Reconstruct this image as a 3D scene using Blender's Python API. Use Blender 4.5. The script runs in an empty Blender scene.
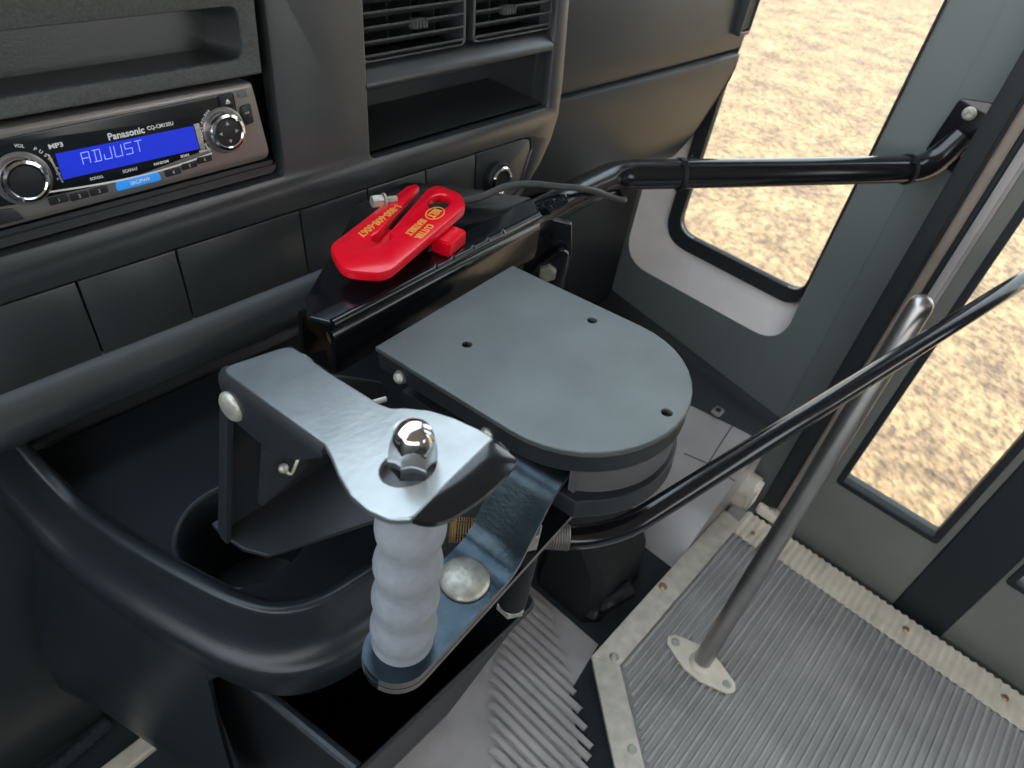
import bpy, bmesh, math, random
from mathutils import Vector as V, Matrix as M
random.seed(4)
PI = math.pi
sc = bpy.context.scene
COL = sc.collection

# ------------------------------------------------------------------ camera
cam_d = bpy.data.cameras.new('camera')
cam = bpy.data.objects.new('camera', cam_d); COL.objects.link(cam)
R = ((0.66837098, -0.73241433, 0.12980556),     # camera right in world axes
     (-0.42730041, -0.52090372, -0.73896798),   # camera down
     (0.60884693, 0.43843878, -0.66111788))     # camera forward
cam.matrix_world = M(((R[0][0], -R[1][0], -R[2][0], 0.0),
                      (R[0][1], -R[1][1], -R[2][1], 0.0),
                      (R[0][2], -R[1][2], -R[2][2], 0.86), (0, 0, 0, 1)))
cam_d.sensor_width = 36.0
cam_d.lens = 702.91 / 1024 * 36
cam_d.clip_start = 0.01
cam_d.dof.use_dof = True
cam_d.dof.focus_distance = 0.46
cam_d.dof.aperture_fstop = 13.0
sc.camera = cam
# ------------------------------------------------------------------ world, sun, exposure
sc.view_settings.view_transform = 'Standard'
sc.view_settings.look = 'None'
sc.view_settings.gamma = 1.0
sc.view_settings.use_curve_mapping = False
sc.view_settings.exposure = 0.0
W = bpy.data.worlds.new('sky'); sc.world = W; W.use_nodes = True
wn = W.node_tree.nodes; wl = W.node_tree.links
bg = wn['Background']; bg.inputs[1].default_value = 3.4
tc = wn.new('ShaderNodeTexCoord'); sp = wn.new('ShaderNodeSeparateXYZ'); cr = wn.new('ShaderNodeValToRGB')
wl.new(tc.outputs['Generated'], sp.inputs[0]); wl.new(sp.outputs[2], cr.inputs[0]); wl.new(cr.outputs[0], bg.inputs[0])
cr.color_ramp.elements[0].position = 0.0; cr.color_ramp.elements[0].color = (0.95, 0.92, 0.86, 1)
cr.color_ramp.elements[1].position = 0.9; cr.color_ramp.elements[1].color = (0.62, 0.76, 0.90, 1)
e = cr.color_ramp.elements.new(0.3); e.color = (0.84, 0.90, 0.94, 1)
sun_d = bpy.data.lights.new('sun', 'SUN'); sun_d.energy = 4.9; sun_d.angle = 0.02; sun_d.color = (1.0, 0.81, 0.53)
sun = bpy.data.objects.new('sun', sun_d); COL.objects.link(sun)
sun.rotation_euler = V((-0.05, -0.72, 0.72)).to_track_quat('Z', 'Y').to_euler()

# ------------------------------------------------------------------ materials
MATS = {}
def mat(name, col, rough=0.5, metal=0.0, coat=0.0, bump=0.0, bscale=400.0, var=0.0, vscale=30.0, spec=0.5,
        spots=None, emit=0.0, sscale=22.0, sthr=0.68):
    m = bpy.data.materials.new(name); m.use_nodes = True
    n = m.node_tree.nodes; l = m.node_tree.links; b = n['Principled BSDF']
    b.inputs['Base Color'].default_value = (*col, 1); b.inputs['Roughness'].default_value = rough
    b.inputs['Metallic'].default_value = metal; b.inputs['Coat Weight'].default_value = coat
    b.inputs['Coat Roughness'].default_value = 0.12; b.inputs['Specular IOR Level'].default_value = spec
    t = n.new('ShaderNodeTexCoord')
    if bump:
        no = n.new('ShaderNodeTexNoise'); no.inputs['Scale'].default_value = bscale; no.inputs['Detail'].default_value = 3
        bu = n.new('ShaderNodeBump'); bu.inputs['Strength'].default_value = bump; bu.inputs['Distance'].default_value = 0.001
        l.new(t.outputs['Object'], no.inputs['Vector']); l.new(no.outputs['Fac'], bu.inputs['Height']); l.new(bu.outputs['Normal'], b.inputs['Normal'])
    if var or spots:
        nv = n.new('ShaderNodeTexNoise'); nv.inputs['Scale'].default_value = vscale; nv.inputs['Detail'].default_value = 5
        l.new(t.outputs['Object'], nv.inputs['Vector'])
        r = n.new('ShaderNodeValToRGB'); l.new(nv.outputs['Fac'], r.inputs[0])
        r.color_ramp.elements[0].position = 0.3; r.color_ramp.elements[1].position = 0.7
        r.color_ramp.elements[0].color = (*[c * (1 - var) for c in col], 1)
        r.color_ramp.elements[1].color = (*[min(1, c * (1 + var)) for c in col], 1)
        out = r.outputs[0]
        if spots:
            ns = n.new('ShaderNodeTexNoise'); ns.inputs['Scale'].default_value = sscale; ns.inputs['Detail'].default_value = 6
            l.new(t.outputs['Object'], ns.inputs['Vector'])
            rs = n.new('ShaderNodeValToRGB'); l.new(ns.outputs['Fac'], rs.inputs[0])
            rs.color_ramp.elements[0].position = sthr; rs.color_ramp.elements[1].position = sthr + 0.07
            mx = n.new('ShaderNodeMix'); mx.data_type = 'RGBA'
            l.new(rs.outputs[0], mx.inputs[0]); l.new(out, mx.inputs[6]); mx.inputs[7].default_value = (*spots, 1)
            out = mx.outputs[2]
        l.new(out, b.inputs['Base Color'])
    if emit:
        b.inputs['Emission Color'].default_value = (*col, 1); b.inputs['Emission Strength'].default_value = emit
    MATS[name] = m
    return m
mat('dash', (0.036, 0.041, 0.044), 0.31, spec=1.0, bump=0.12, bscale=900, var=0.12, vscale=12)
mat('dash_grain', (0.075, 0.082, 0.080), 0.62, bump=0.6, bscale=700, var=0.25, vscale=500)
mat('console', (0.020, 0.025, 0.030), 0.30, bump=0.15, bscale=900, var=0.1)
mat('black', (0.006, 0.008, 0.010), 0.55)
mat('spacer', (0.10, 0.10, 0.105), 0.45)
mat('bin', (0.010, 0.012, 0.014), 0.5)
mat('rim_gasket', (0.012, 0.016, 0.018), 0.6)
mat('gloss', (0.006, 0.007, 0.009), 0.17, coat=0.4, bump=0.12, bscale=90, spots=(0.10, 0.085, 0.07), sscale=120, sthr=0.78)
mat('plate', (0.14, 0.155, 0.15), 0.45, metal=0.5, bump=0.2, bscale=1500, var=0.12, vscale=22)
mat('edge', (0.020, 0.023, 0.027), 0.40, bump=0.1, bscale=600)
mat('arm', (0.37, 0.405, 0.415), 0.33, metal=0.85, bump=0.1, bscale=250, var=0.10, vscale=60)  # pale base colour stands in for sky reflected on black paint
mat('strap', (0.046, 0.066, 0.081), 0.28, metal=0.85, bump=0.15, bscale=350, var=0.25, vscale=70)
mat('steel_edge', (0.32, 0.30, 0.28), 0.40, metal=0.8, var=0.2)
mat('zinc', (0.52, 0.51, 0.44), 0.46, metal=0.6, bump=0.5, bscale=260, var=0.25, vscale=140)
mat('brass', (0.50, 0.33, 0.17), 0.4, metal=0.8, var=0.2)
mat('chrome', (0.80, 0.78, 0.78), 0.09, metal=1.0)
mat('pole', (0.46, 0.44, 0.42), 0.34, metal=0.95, var=0.1)
mat('grip', (0.29, 0.31, 0.34), 0.6, bump=0.3, bscale=1200, var=0.08, vscale=200)
mat('red', (0.88, 0.004, 0.022), 0.24, coat=0.3)
mat('yellow', (0.80, 0.36, 0.06), 0.5)
mat('alu', (0.70, 0.64, 0.54), 0.55, metal=0.25, bump=0.2, bscale=300, var=0.15, vscale=60, spots=(0.16, 0.075, 0.04), sscale=16, sthr=0.71)
mat('alu_bright', (0.86, 0.77, 0.63), 0.5, metal=0.15, var=0.12, vscale=40, spots=(0.33, 0.18, 0.09), sscale=26, sthr=0.70)
mat('step_rubber', (0.42, 0.40, 0.38), 0.55, var=0.16, vscale=14, bump=0.2, bscale=200, spots=(0.48, 0.46, 0.44), sscale=30, sthr=0.66)
mat('mat_rubber', (0.50, 0.46, 0.45), 0.38, var=0.2, vscale=16, bump=0.15, bscale=300)
mat('kick', (0.40, 0.37, 0.36), 0.24, spec=0.8, var=0.12, vscale=9)
mat('carpet', (0.030, 0.036, 0.040), 0.9, bump=0.6, bscale=500)
mat('wall', (0.155, 0.175, 0.172), 0.5, bump=0.1, bscale=300, var=0.06, vscale=5)
mat('frame_light', (0.86, 0.80, 0.77), 0.45, var=0.04)
mat('door_paint', (0.17, 0.17, 0.15), 0.5, var=0.1, vscale=8)
mat('door_alu', (0.36, 0.30, 0.25), 0.4, metal=0.4, var=0.1)
mat('radio_face', (0.26, 0.245, 0.235), 0.30, metal=0.55)
mat('radio_panel', (0.010, 0.013, 0.015), 0.20)
mat('button', (0.016, 0.018, 0.022), 0.35)
mat('button_gray', (0.14, 0.15, 0.155), 0.4)
mat('print', (0.85, 0.85, 0.82), 0.5)
mat('print_dim', (0.45, 0.45, 0.45), 0.5)
mat('lcd', (0.012, 0.030, 0.55), 0.25, emit=0.6)
mat('lcd_text', (0.25, 0.32, 0.85), 0.3, emit=0.7)
mat('blue_button', (0.02, 0.25, 0.75), 0.3, emit=0.5)
mat('cable', (0.05, 0.052, 0.05), 0.45)
mat('roof_panel', (0.45, 0.45, 0.43), 0.7)
def gravel():
    m = bpy.data.materials.new('gravel'); m.use_nodes = True
    n = m.node_tree.nodes; l = m.node_tree.links; b = n['Principled BSDF']
    t = n.new('ShaderNodeTexCoord')
    v = n.new('ShaderNodeTexVoronoi'); v.inputs['Scale'].default_value = 42
    a = n.new('ShaderNodeTexNoise'); a.inputs['Scale'].default_value = 4.5; a.inputs['Detail'].default_value = 8
    g = n.new('ShaderNodeTexNoise'); g.inputs['Scale'].default_value = 24; g.inputs['Detail'].default_value = 4
    for q in (v, a, g): l.new(t.outputs['Object'], q.inputs['Vector'])
    r = n.new('ShaderNodeValToRGB'); l.new(a.outputs['Fac'], r.inputs[0])
    r.color_ramp.elements[0].position = 0.33; r.color_ramp.elements[0].color = (0.27, 0.18, 0.11, 1)
    r.color_ramp.elements[1].position = 0.66; r.color_ramp.elements[1].color = (0.57, 0.395, 0.22, 1)
    r2 = n.new('ShaderNodeValToRGB'); l.new(g.outputs['Fac'], r2.inputs[0])
    r2.color_ramp.elements[0].position = 0.35; r2.color_ramp.elements[0].color = (0.50, 0.49, 0.48, 1)
    r2.color_ramp.elements[1].position = 0.68; r2.color_ramp.elements[1].color = (1.3, 1.25, 1.15, 1)
    mx = n.new('ShaderNodeMix'); mx.data_type = 'RGBA'; mx.blend_type = 'MULTIPLY'; mx.inputs[0].default_value = 1
    l.new(r.outputs[0], mx.inputs[6]); l.new(r2.outputs[0], mx.inputs[7]); l.new(mx.outputs[2], b.inputs['Base Color'])
    bu = n.new('ShaderNodeBump'); bu.inputs['Strength'].default_value = 1.0; bu.inputs['Distance'].default_value = 0.02
    l.new(v.outputs['Distance'], bu.inputs['Height']); l.new(bu.outputs['Normal'], b.inputs['Normal'])
    b.inputs['Roughness'].default_value = 0.6
    MATS['gravel'] = m
gravel()
def glass():
    m = bpy.data.materials.new('glass'); m.use_nodes = True
    n = m.node_tree.nodes; l = m.node_tree.links; n.remove(n['Principled BSDF'])
    tr = n.new('ShaderNodeBsdfTransparent'); tr.inputs[0].default_value = (0.95, 0.965, 0.955, 1)
    gl = n.new('ShaderNodeBsdfGlossy'); gl.inputs['Roughness'].default_value = 0.02
    fr = n.new('ShaderNodeFresnel'); fr.inputs[0].default_value = 1.35
    mx = n.new('ShaderNodeMixShader')
    l.new(fr.outputs[0], mx.inputs[0]); l.new(tr.outputs[0], mx.inputs[1]); l.new(gl.outputs[0], mx.inputs[2])
    l.new(mx.outputs[0], n['Material Output'].inputs[0]); MATS['glass'] = m
glass()

# ------------------------------------------------------------------ helpers
def frame(o, x, y):
    x = V(x).normalized(); y = V(y); z = x.cross(y).normalized(); y = z.cross(x).normalized()
    m = M.Identity(4)
    for i in range(3): m[i][0] = x[i]; m[i][1] = y[i]; m[i][2] = z[i]; m[i][3] = o[i]
    return m
def join(bm, other, mtx=None):
    me = bpy.data.meshes.new('t'); other.to_mesh(me); other.free()
    if mtx is not None: me.transform(mtx)
    bm.from_mesh(me); bpy.data.meshes.remove(me)
    return bm
def box(x0, x1, y0, y1, z0, z1, bev=0.0, seg=2, mtx=None, bm=None):
    b = bmesh.new()
    bmesh.ops.create_cube(b, size=1, matrix=M.Translation(((x0+x1)/2, (y0+y1)/2, (z0+z1)/2)) @ M.Diagonal((abs(x1-x0), abs(y1-y0), abs(z1-z0), 1)))
    if bev: bmesh.ops.bevel(b, geom=b.edges[:], offset=bev, segments=seg, affect='EDGES', clamp_overlap=True)
    if mtx is not None: b.transform(mtx)
    return join(bm, b) if bm is not None else b
def loft(rows, closed=False, cap=False, bm=None):
    b = bm or bmesh.new()
    vr = [[b.verts.new(p) for p in r] for r in rows]
    n = len(rows[0])
    for i in range(len(rows) - 1):
        for j in range(n if closed else n - 1):
            k = (j + 1) % n
            try: b.faces.new((vr[i][j], vr[i][k], vr[i+1][k], vr[i+1][j]))
            except ValueError: pass
    if cap and closed:
        b.faces.new(vr[0][::-1]); b.faces.new(vr[-1])
    return b
def smooth_path(pts, rad, seg=8):
    pts = [V(p) for p in pts]; out = [pts[0]]
    for i in range(1, len(pts) - 1):
        a, p, c = pts[i-1], pts[i], pts[i+1]
        u = (a - p); w = (c - p); r = min(rad, u.length * .45, w.length * .45)
        s = p + u.normalized() * r; t = p + w.normalized() * r
        for k in range(seg + 1):
            q = k / seg; out.append(s * (1-q)**2 + p * 2*q*(1-q) + t * q*q)
    out.append(pts[-1]); return out
def catmull(pts, n=8):
    pts = [V(p) for p in pts]; out = []
    for i in range(len(pts) - 1):
        p0 = pts[max(i-1, 0)]; p1 = pts[i]; p2 = pts[i+1]; p3 = pts[min(i+2, len(pts)-1)]
        for k in range(n):
            t = k / n
            out.append(0.5 * ((2*p1) + (p2-p0)*t + (2*p0-5*p1+4*p2-p3)*t*t + (3*p1-p0-3*p2+p3)*t**3))
    out.append(pts[-1]); return out
def tube(path, r, seg=20, cap=True, bm=None):
    path = [V(p) for p in path]; rows = []
    t = (path[1] - path[0]).normalized(); up = V((0, 0, 1)) if abs(t.z) < .9 else V((0, 1, 0))
    nrm = t.cross(up).normalized()
    for i, p in enumerate(path):
        a = path[max(i-1, 0)]; c = path[min(i+1, len(path)-1)]; t = (c - a).normalized()
        nrm = (nrm - t * nrm.dot(t)).normalized(); bn = t.cross(nrm)
        ri = r[i] if isinstance(r, (list, tuple)) else r
        rows.append([p + (nrm * math.cos(k*2*PI/seg) + bn * math.sin(k*2*PI/seg)) * ri for k in range(seg)])
    return loft(rows, True, cap, bm)
def lathe(prof, o, axis=(0, 0, 1), seg=32, bm=None):
    # prof: (radius, height) along axis
    ax = V(axis).normalized(); up = V((1, 0, 0)) if abs(ax.x) < .8 else V((0, 1, 0))
    u = ax.cross(up).normalized(); w = ax.cross(u); rows = []
    for r, h in prof:
        r = max(r, 1e-5)
        rows.append([V(o) + ax*h + (u*math.cos(k*2*PI/seg) + w*math.sin(k*2*PI/seg))*r for k in range(seg)])
    return loft(rows, True, True, bm)
def rpoly(pts, rad, seg=6):
    out = []; n = len(pts)
    for i in range(n):
        a, p, c = V((*pts[i-1], 0)), V((*pts[i], 0)), V((*pts[(i+1) % n], 0))
        rr = rad[i] if isinstance(rad, (list, tuple)) else rad
        u = a - p; w = c - p; ang = u.angle(w, PI)
        if rr <= 0 or ang > 3.1: out.append((p.x, p.y)); continue
        d = min(rr / math.tan(ang/2), u.length*.48, w.length*.48)
        s = p + u.normalized()*d; t = p + w.normalized()*d
        for k in range(seg + 1):
            q = k/seg; z = s*(1-q)**2 + p*2*q*(1-q) + t*q*q; out.append((z.x, z.y))
    return out
def circ(x, y, r, n=20, ry=None, rot=0.0):
    ry = ry or r; o = []
    for k in range(n):
        a = k*2*PI/n; cx, cy = r*math.cos(a), ry*math.sin(a)
        o.append((x + cx*math.cos(rot) - cy*math.sin(rot), y + cx*math.sin(rot) + cy*math.cos(rot)))
    return o
def dg_mesh(ob):
    COL.objects.link(ob); dg = bpy.context.evaluated_depsgraph_get(); dg.update()
    me = bpy.data.meshes.new_from_object(ob.evaluated_get(dg)); d = ob.data
    bpy.data.objects.remove(ob); bpy.data.curves.remove(d)
    b = bmesh.new(); b.from_mesh(me); bpy.data.meshes.remove(me)
    bmesh.ops.remove_doubles(b, verts=b.verts[:], dist=1e-6)
    return b
def plate(loops, t, bev=0.0, mtx=None, bm=None, z0=0.0):
    """flat plate with holes; first loop is the outline; occupies local z z0..z0+t"""
    cu = bpy.data.curves.new('c', 'CURVE'); cu.dimensions = '2D'; cu.fill_mode = 'BOTH'
    cu.extrude = t/2 - bev; cu.bevel_depth = bev; cu.offset = -bev; cu.bevel_resolution = 1
    for lp in loops:
        s = cu.splines.new('POLY'); s.points.add(len(lp) - 1); s.use_cyclic_u = True
        for i, p in enumerate(lp): s.points[i].co = (p[0], p[1], 0, 1)
    b = dg_mesh(bpy.data.objects.new('c', cu))
    b.transform(M.Translation((0, 0, z0 + t/2)))
    if mtx is not None: b.transform(mtx)
    return join(bm, b) if bm is not None else b
def text(s, size, mtx, depth=0.0002, align='CENTER', bm=None, sx=1.0, bold=0.0):
    cu = bpy.data.curves.new('f', 'FONT'); cu.body = s; cu.size = size; cu.align_x = align; cu.align_y = 'CENTER'
    cu.extrude = depth; cu.resolution_u = 3; cu.offset = bold
    b = dg_mesh(bpy.data.objects.new('f', cu))
    b.transform(mtx @ M.Diagonal((sx, 1, 1, 1)))
    return join(bm, b) if bm is not None else b
ROOT = {}
def obj(name, bm, m, parent=None, angle=24, label=None, recalc=True):
    if recalc: bmesh.ops.recalc_face_normals(bm, faces=bm.faces[:])
    if parent is None:
        xs = [v.co.x for v in bm.verts]; ys = [v.co.y for v in bm.verts]; zs = [v.co.z for v in bm.verts]
        o0 = V(((min(xs)+max(xs))/2, (min(ys)+max(ys))/2, min(zs)))
    else:
        o0 = ROOT[parent.name]
    bm.transform(M.Translation(-o0))
    me = bpy.data.meshes.new(name); bm.to_mesh(me); bm.free()
    for p in me.polygons: p.use_smooth = True
    me.set_sharp_from_angle(angle=math.radians(angle))
    me.materials.append(MATS[m] if isinstance(m, str) else m)
    o = bpy.data.objects.new(name, me); COL.objects.link(o)
    if parent is None: o.location = o0
    else: o.parent = parent
    ROOT[o.name] = o0
    if label: o['label'] = label
    return o
def thing(name, label, cat, loc, group=None):
    o = bpy.data.objects.new(name, None); COL.objects.link(o); o.location = loc; o.empty_display_size = 0.02
    o['label'] = label; o['category'] = cat
    if group: o['group'] = group
    ROOT[o.name] = V(loc); return o
def tag(o, label, cat, group=None):
    o['label'] = label; o['category'] = cat
    if group: o['group'] = group
    return o
def struct(name, bm, m, label=None, cat=None, angle=35):
    o = obj(name, bm, m, None, angle); o['kind'] = 'structure'
    o['label'] = label; o['category'] = cat
    return o
def hexnut(o, axis, r, h, bm=None, dome=False):
    ax = V(axis).normalized(); up = V((1, 0, 0)) if abs(ax.x) < .8 else V((0, 1, 0))
    u = ax.cross(up).normalized(); w = ax.cross(u)
    prof = [(r*.93, 0), (r, h*.06), (r, h*.85), (r*.90, h)]
    rows = [[V(o) + ax*hh + (u*math.cos(k*PI/3) + w*math.sin(k*PI/3))*rr for k in range(6)] for rr, hh in prof]
    return loft(rows, True, True, bm)

# ================================================================== SETTING
# outside ground
b = bmesh.new(); bmesh.ops.create_grid(b, x_segments=4, y_segments=4, size=15, matrix=M.Translation((9, 0, -0.55)))
struct('ground', b, 'gravel', 'sunlit tan gravel ground seen outside through the glass', 'ground')
# cab floor under everything
b = box(-1.0, 0.93, -4.0, 1.0, -0.09, -0.03)
struct('floor', b, 'carpet', 'dull black rubber cab floor', 'floor')
# right wall with the low window opening  (local x = world y, local y = world z, normal = +x)
FW = frame((0.93, 0, 0), (0, 1, 0), (0, 0, 1))
win_out = rpoly([(0.198, 0.262), (0.487, 0.262), (0.487, 1.02), (0.198, 1.25)], [0.045, 0.05, 0.04, 0.04], 8)
wall_outline = [(0.104, -0.35), (1.0, -0.35), (1.0, 0.80), (0.62, 0.80), (0.40, 1.5), (0.104, 1.5)]
b = plate([wall_outline, win_out], 0.03, 0.0, FW)
wall = struct('wall_right', b, 'wall', 'grey painted metal wall and pillar beside the entrance door', 'wall')
cp = plate([[(0.106, 0.0), (0.146, 0.0), (0.146, 1.5), (0.106, 1.5)]], 0.004, 0.0012, frame((0.9265, 0, 0), (0, 1, 0), (0, 0, 1)))
obj('pillar_cover', cp, 'wall', wall)
# window: reveal, gasket, pane
win_in = rpoly([(0.203, 0.316), (0.441, 0.316), (0.441, 0.99), (0.203, 1.20)], [0.03, 0.045, 0.03, 0.03], 8)
win_gl = rpoly([(0.2075, 0.338), (0.423, 0.338), (0.423, 0.975), (0.2075, 1.18)], [0.022, 0.03, 0.02, 0.02], 8)
def ring3(lp, x): return [(x, p[0], p[1]) for p in lp]
wnd = thing('window_1', 'low fixed window with rounded corners beside the dashboard', 'window', (0.95, 0.32, 0.262)); wnd['kind'] = 'structure'
mid = [(0.5*(a[0]+c[0]), 0.5*(a[1]+c[1])) for a, c in zip(win_out, win_in)]
rows = [ring3(win_out, 0.928), ring3([(a[0]*.93+c[0]*.07, a[1]*.93+c[1]*.07) for a, c in zip(win_out, win_in)], 0.931), ring3(mid, 0.945),
        ring3([(a[0]*.1+c[0]*.9, a[1]*.1+c[1]*.9) for a, c in zip(win_out, win_in)], 0.957), ring3(win_in, 0.962)]
obj('window_frame', loft(rows, True), 'frame_light', wnd, 60, 'pale beige moulded surround')
b = loft([ring3(win_in, 0.952), ring3(win_in, 0.950), ring3(win_gl, 0.954), ring3(win_gl, 0.966), ring3(win_in, 0.966), ring3(win_in, 0.952)], True)
obj('gasket', b, 'rim_gasket', wnd, 30, 'black rubber gasket')
b = plate([win_gl], 0.004, 0, frame((0.956, 0, 0), (0, 1, 0), (0, 0, 1)))
obj('pane', b, 'glass', wnd)
# entrance door: two leaves
door = thing('door_1', 'grey framed glass entrance door closing the step', 'door', (0.885, -0.3, 0.0)); door['kind'] = 'structure'
FD = frame((0.885, 0, 0), (0, 1, 0), (0, 0, 1))
def leaf(y0, y1, g0, g1, gz):
    gl = rpoly([(g0, gz), (g1, gz), (g1, 1.35), (g0, 1.35)], 0.006, 3)
    p = plate([[(y0, -0.02), (y1, -0.02), (y1, 1.5), (y0, 1.5)], gl], 0.022, 0.001, FD)
    lf = obj('door_leaf', p, 'door_paint', door)
    w = 0.009
    gi = rpoly([(g0+w, gz+w), (g1-w, gz+w), (g1-w, 1.34), (g0+w, 1.34)], 0.004, 3)
    obj('glass_seal', plate([gl, gi], 0.026, 0.001, frame((0.883, 0, 0), (0, 1, 0), (0, 0, 1))), 'rim_gasket', lf)
    obj('pane', plate([gi], 0.004, 0, frame((0.893, 0, 0), (0, 1, 0), (0, 0, 1))), 'glass', lf)
leaf(-0.128, 0.046, -0.119, 0.030, 0.133)
leaf(-0.62, -0.200, -0.60, -0.197 - 0.008, 0.140)
obj('rubber_seal', box(0.878, 0.906, 0.080, 0.104, -0.02, 1.5, 0.003), 'rim_gasket', door, label='black rubber edge seal')
obj('stile', box(0.886, 0.904, 0.0675, 0.0795, -0.02, 1.5, 0.002), 'door_alu', door, label='dull brownish metal stile')
obj('rubber_seal', box(0.889, 0.906, 0.060, 0.067, -0.02, 1.5, 0.002), 'rim_gasket', door)
obj('stile', box(0.882, 0.906, 0.0465, 0.0598, -0.02, 1.5, 0.004), 'kick', door)
obj('fold_seal', box(0.884, 0.904, -0.1995, -0.1285, -0.02, 1.5, 0.002), 'rim_gasket', door, label='wide black rubber strip between the two leaves')
# rest of the cab shell, out of frame but shaping the light
struct('ceiling', box(-1.0, 1.0, -4.0, 0.32, 1.5, 1.54), 'roof_panel', 'pale cab roof', 'ceiling')
struct('wall_left', box(-1.04, -1.0, -4.0, 1.0, -0.6, 0.72), 'wall', 'grey lower wall on the driver side', 'wall')
struct('wall_rear', box(-1.0, 1.0, -4.06, -4.0, -0.6, 1.5), 'wall', 'grey wall at the back', 'wall')
b = box(0.93, 0.96, -4.0, -0.62, -0.6, 0.72); box(0.93, 0.96, -4.0, -0.62, 1.25, 1.5, bm=b)
struct('wall_side', b, 'wall', 'grey side wall behind the entrance door', 'wall')

# entrance step: ribbed rubber on a low platform
def xl(y): return max(0.483 - 0.852*(0.14 - y), 0.10)
plat = thing('step_platform', 'low entrance platform covered in grey ribbed rubber with metal edging', 'platform', (0.6, -0.3, -0.03))
b = bmesh.new()
ys = [0.126, -0.29, -1.0]
op = [(0.81, 0.138), (0.484, 0.138), (xl(-0.31), -0.31), (xl(-0.31), -1.2), (0.866, -1.2), (0.866, 0.138)]
plate([op], 0.027, 0.002, M.Translation((0, 0, -0.03)), bm=b)
obj('base', b, 'step_rubber', plat)
b = bmesh.new(); pitch = 0.0098; y = 0.1055; i = 0
while y > -0.52:
    x0 = xl(y) + 0.044; wv = pitch * (0.5 if i % 3 else 0.62)
    pr = [(y, -0.003), (y - 0.0010, 0.0014), (y - wv + 0.0010, 0.0014), (y - wv, -0.003)]
    loft([[(x0, p[0], p[1]) for p in pr], [(0.815, p[0], p[1]) for p in pr]], bm=b)
    y -= pitch; i += 1
rb = obj('ribbed_cover', b, 'step_rubber', plat, 20)
def edging(name, pts, label):
    o = obj(name, plate([pts], 0.004, 0.001, M.Translation((0, 0, -0.0015))), 'alu', plat, label=label)
    return o
e1 = edging('edge_trim', [(0.477, 0.1415), (0.836, 0.1415), (0.832, 0.108), (0.495, 0.108)], 'pale aluminium edging along the front')
e2 = edging('edge_trim', [(0.477, 0.1415), (0.495, 0.108), (0.140, -0.309), (0.092, -0.309)], 'pale aluminium edging on the slanted side')
b = plate([[(0.478, 0.1415), (0.50, 0.1415), (0.46, 0.0945), (0.10, -0.33), (0.088, -0.318)]], 0.03, 0.0, M.Translation((-0.0015, 0.0015, -0.032)))
b.free()
def screw(x, y, z, par, m='zinc', r=0.0055):
    return obj('screw', lathe([(r*1.1, 0), (r, .0012), (r*.8, .0024), (r*.3, .003), (0.0005, .0026)], (x, y, z), seg=14), m, par)
for x, y in ((0.4985, 0.1195), (0.638, 0.133)): screw(x, y, 0.0022, e1, 'zinc' if x < .6 else 'brass', 0.006)
screw(0.420, 0.036, 0.0022, e2)
# threshold strip with small cross ribs, along the door
def ribbed_strip(name, y0, y1, x0, x1, par, label=None):
    rows = []; y = y0; k = 0
    while y > y1:
        z = 0.0065 if k % 2 else 0.0028
        rows.append([(x0 + (0.002 if k % 2 else 0), y, 0.001), (x0 + (0.002 if k % 2 else 0), y, z), (x1, y, z), (x1, y, -0.02)]); y -= 0.0055; k += 1
    return obj(name, loft(rows), 'alu_bright', par, 50, label)
ts = ribbed_strip('threshold_strip', 0.066, -0.62, 0.814, 0.866, plat, 'bright ribbed metal threshold strip')
for y in (-0.155, -0.292): screw(0.842, y, 0.0055, ts, 'brass', 0.0048)
t2 = ribbed_strip('threshold_strip', 0.112, 0.0675, 0.806, 0.862, plat, 'short rusty ribbed metal end piece')
obj('screw', lathe([(0.004, 0), (0.003, 0.002), (0.0005, 0.002)], (0.825, 0.085, 0.006), seg=12), 'brass', t2)
sb = box(0.865, 0.925, 0.118, 0.175, -0.03, 0.030, 0.006)
tag(obj('sill_block', sb, 'alu'), 'small rust-stained metal block at the foot of the grey pillar', 'sill block')
hp = thing('door_pivot', 'small cream pivot bracket at the bottom corner of the door', 'bracket', (0.874, 0.075, 0.0))
obj('bracket_plate', plate([rpoly([(0.868, 0.064), (0.884, 0.064), (0.886, 0.098), (0.874, 0.106), (0.868, 0.10)], 0.004)], 0.018, 0.002, M.Translation((0, 0, 0.004))), 'alu_bright', hp)
screw(0.877, 0.083, 0.022, hp)

# rubber mat with slanted field of ribs, left of the platform
b = bmesh.new(); k = 0
for j in range(30):
    x = 0.500 - j*0.0125
    ys_ = 0.268 - 0.50*max(0, 0.487 - x) if x > 0.373 else 0.2142 - 1.017*(0.373 - x)
    ye = ys_ - (0.05 + 0.10*min(1, max(0, (0.50 - x)/0.10)))
    w = 0.0072 if j % 3 else 0.0088
    pr = [(x - w/2, -0.0305), (x - w/2 + 0.0004, -0.0250), (x + w/2 - 0.0004, -0.0250), (x + w/2, -0.0305)]
    hook = 0.003
    loft([[(p[0] - hook, ys_ + 0.008, p[1]) for p in pr], [(p[0], ys_, p[1]) for p in pr], [(p[0], ye, p[1]) for p in pr]], bm=b)
mt = thing('engine_cover_mat', 'grey ribbed rubber mat below the lever between storage bin and entrance platform', 'mat', (0.40, 0.1, -0.03))
g = []
nx, ny = 26, 34
for iy in range(ny + 1):
    row = []
    for ix in range(nx + 1):
        x = 0.06 + 0.455*ix/nx; y = -0.14 + 0.47*iy/ny
        x = min(x, 0.436 - 0.852*(0.14 - y)) if y < 0.14 else x
        z = -0.0292 + 0.0*math.sin(x*38 + y*22)*max(0, min(1, (x - 0.42)*12 - (y-.2)*4))
        row.append((x, y, z))
    g.append(row)
obj('sheet', loft(g), 'mat_rubber', mt, 60)
rr = obj('rib_field', b, 'mat_rubber', mt, 20)

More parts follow.
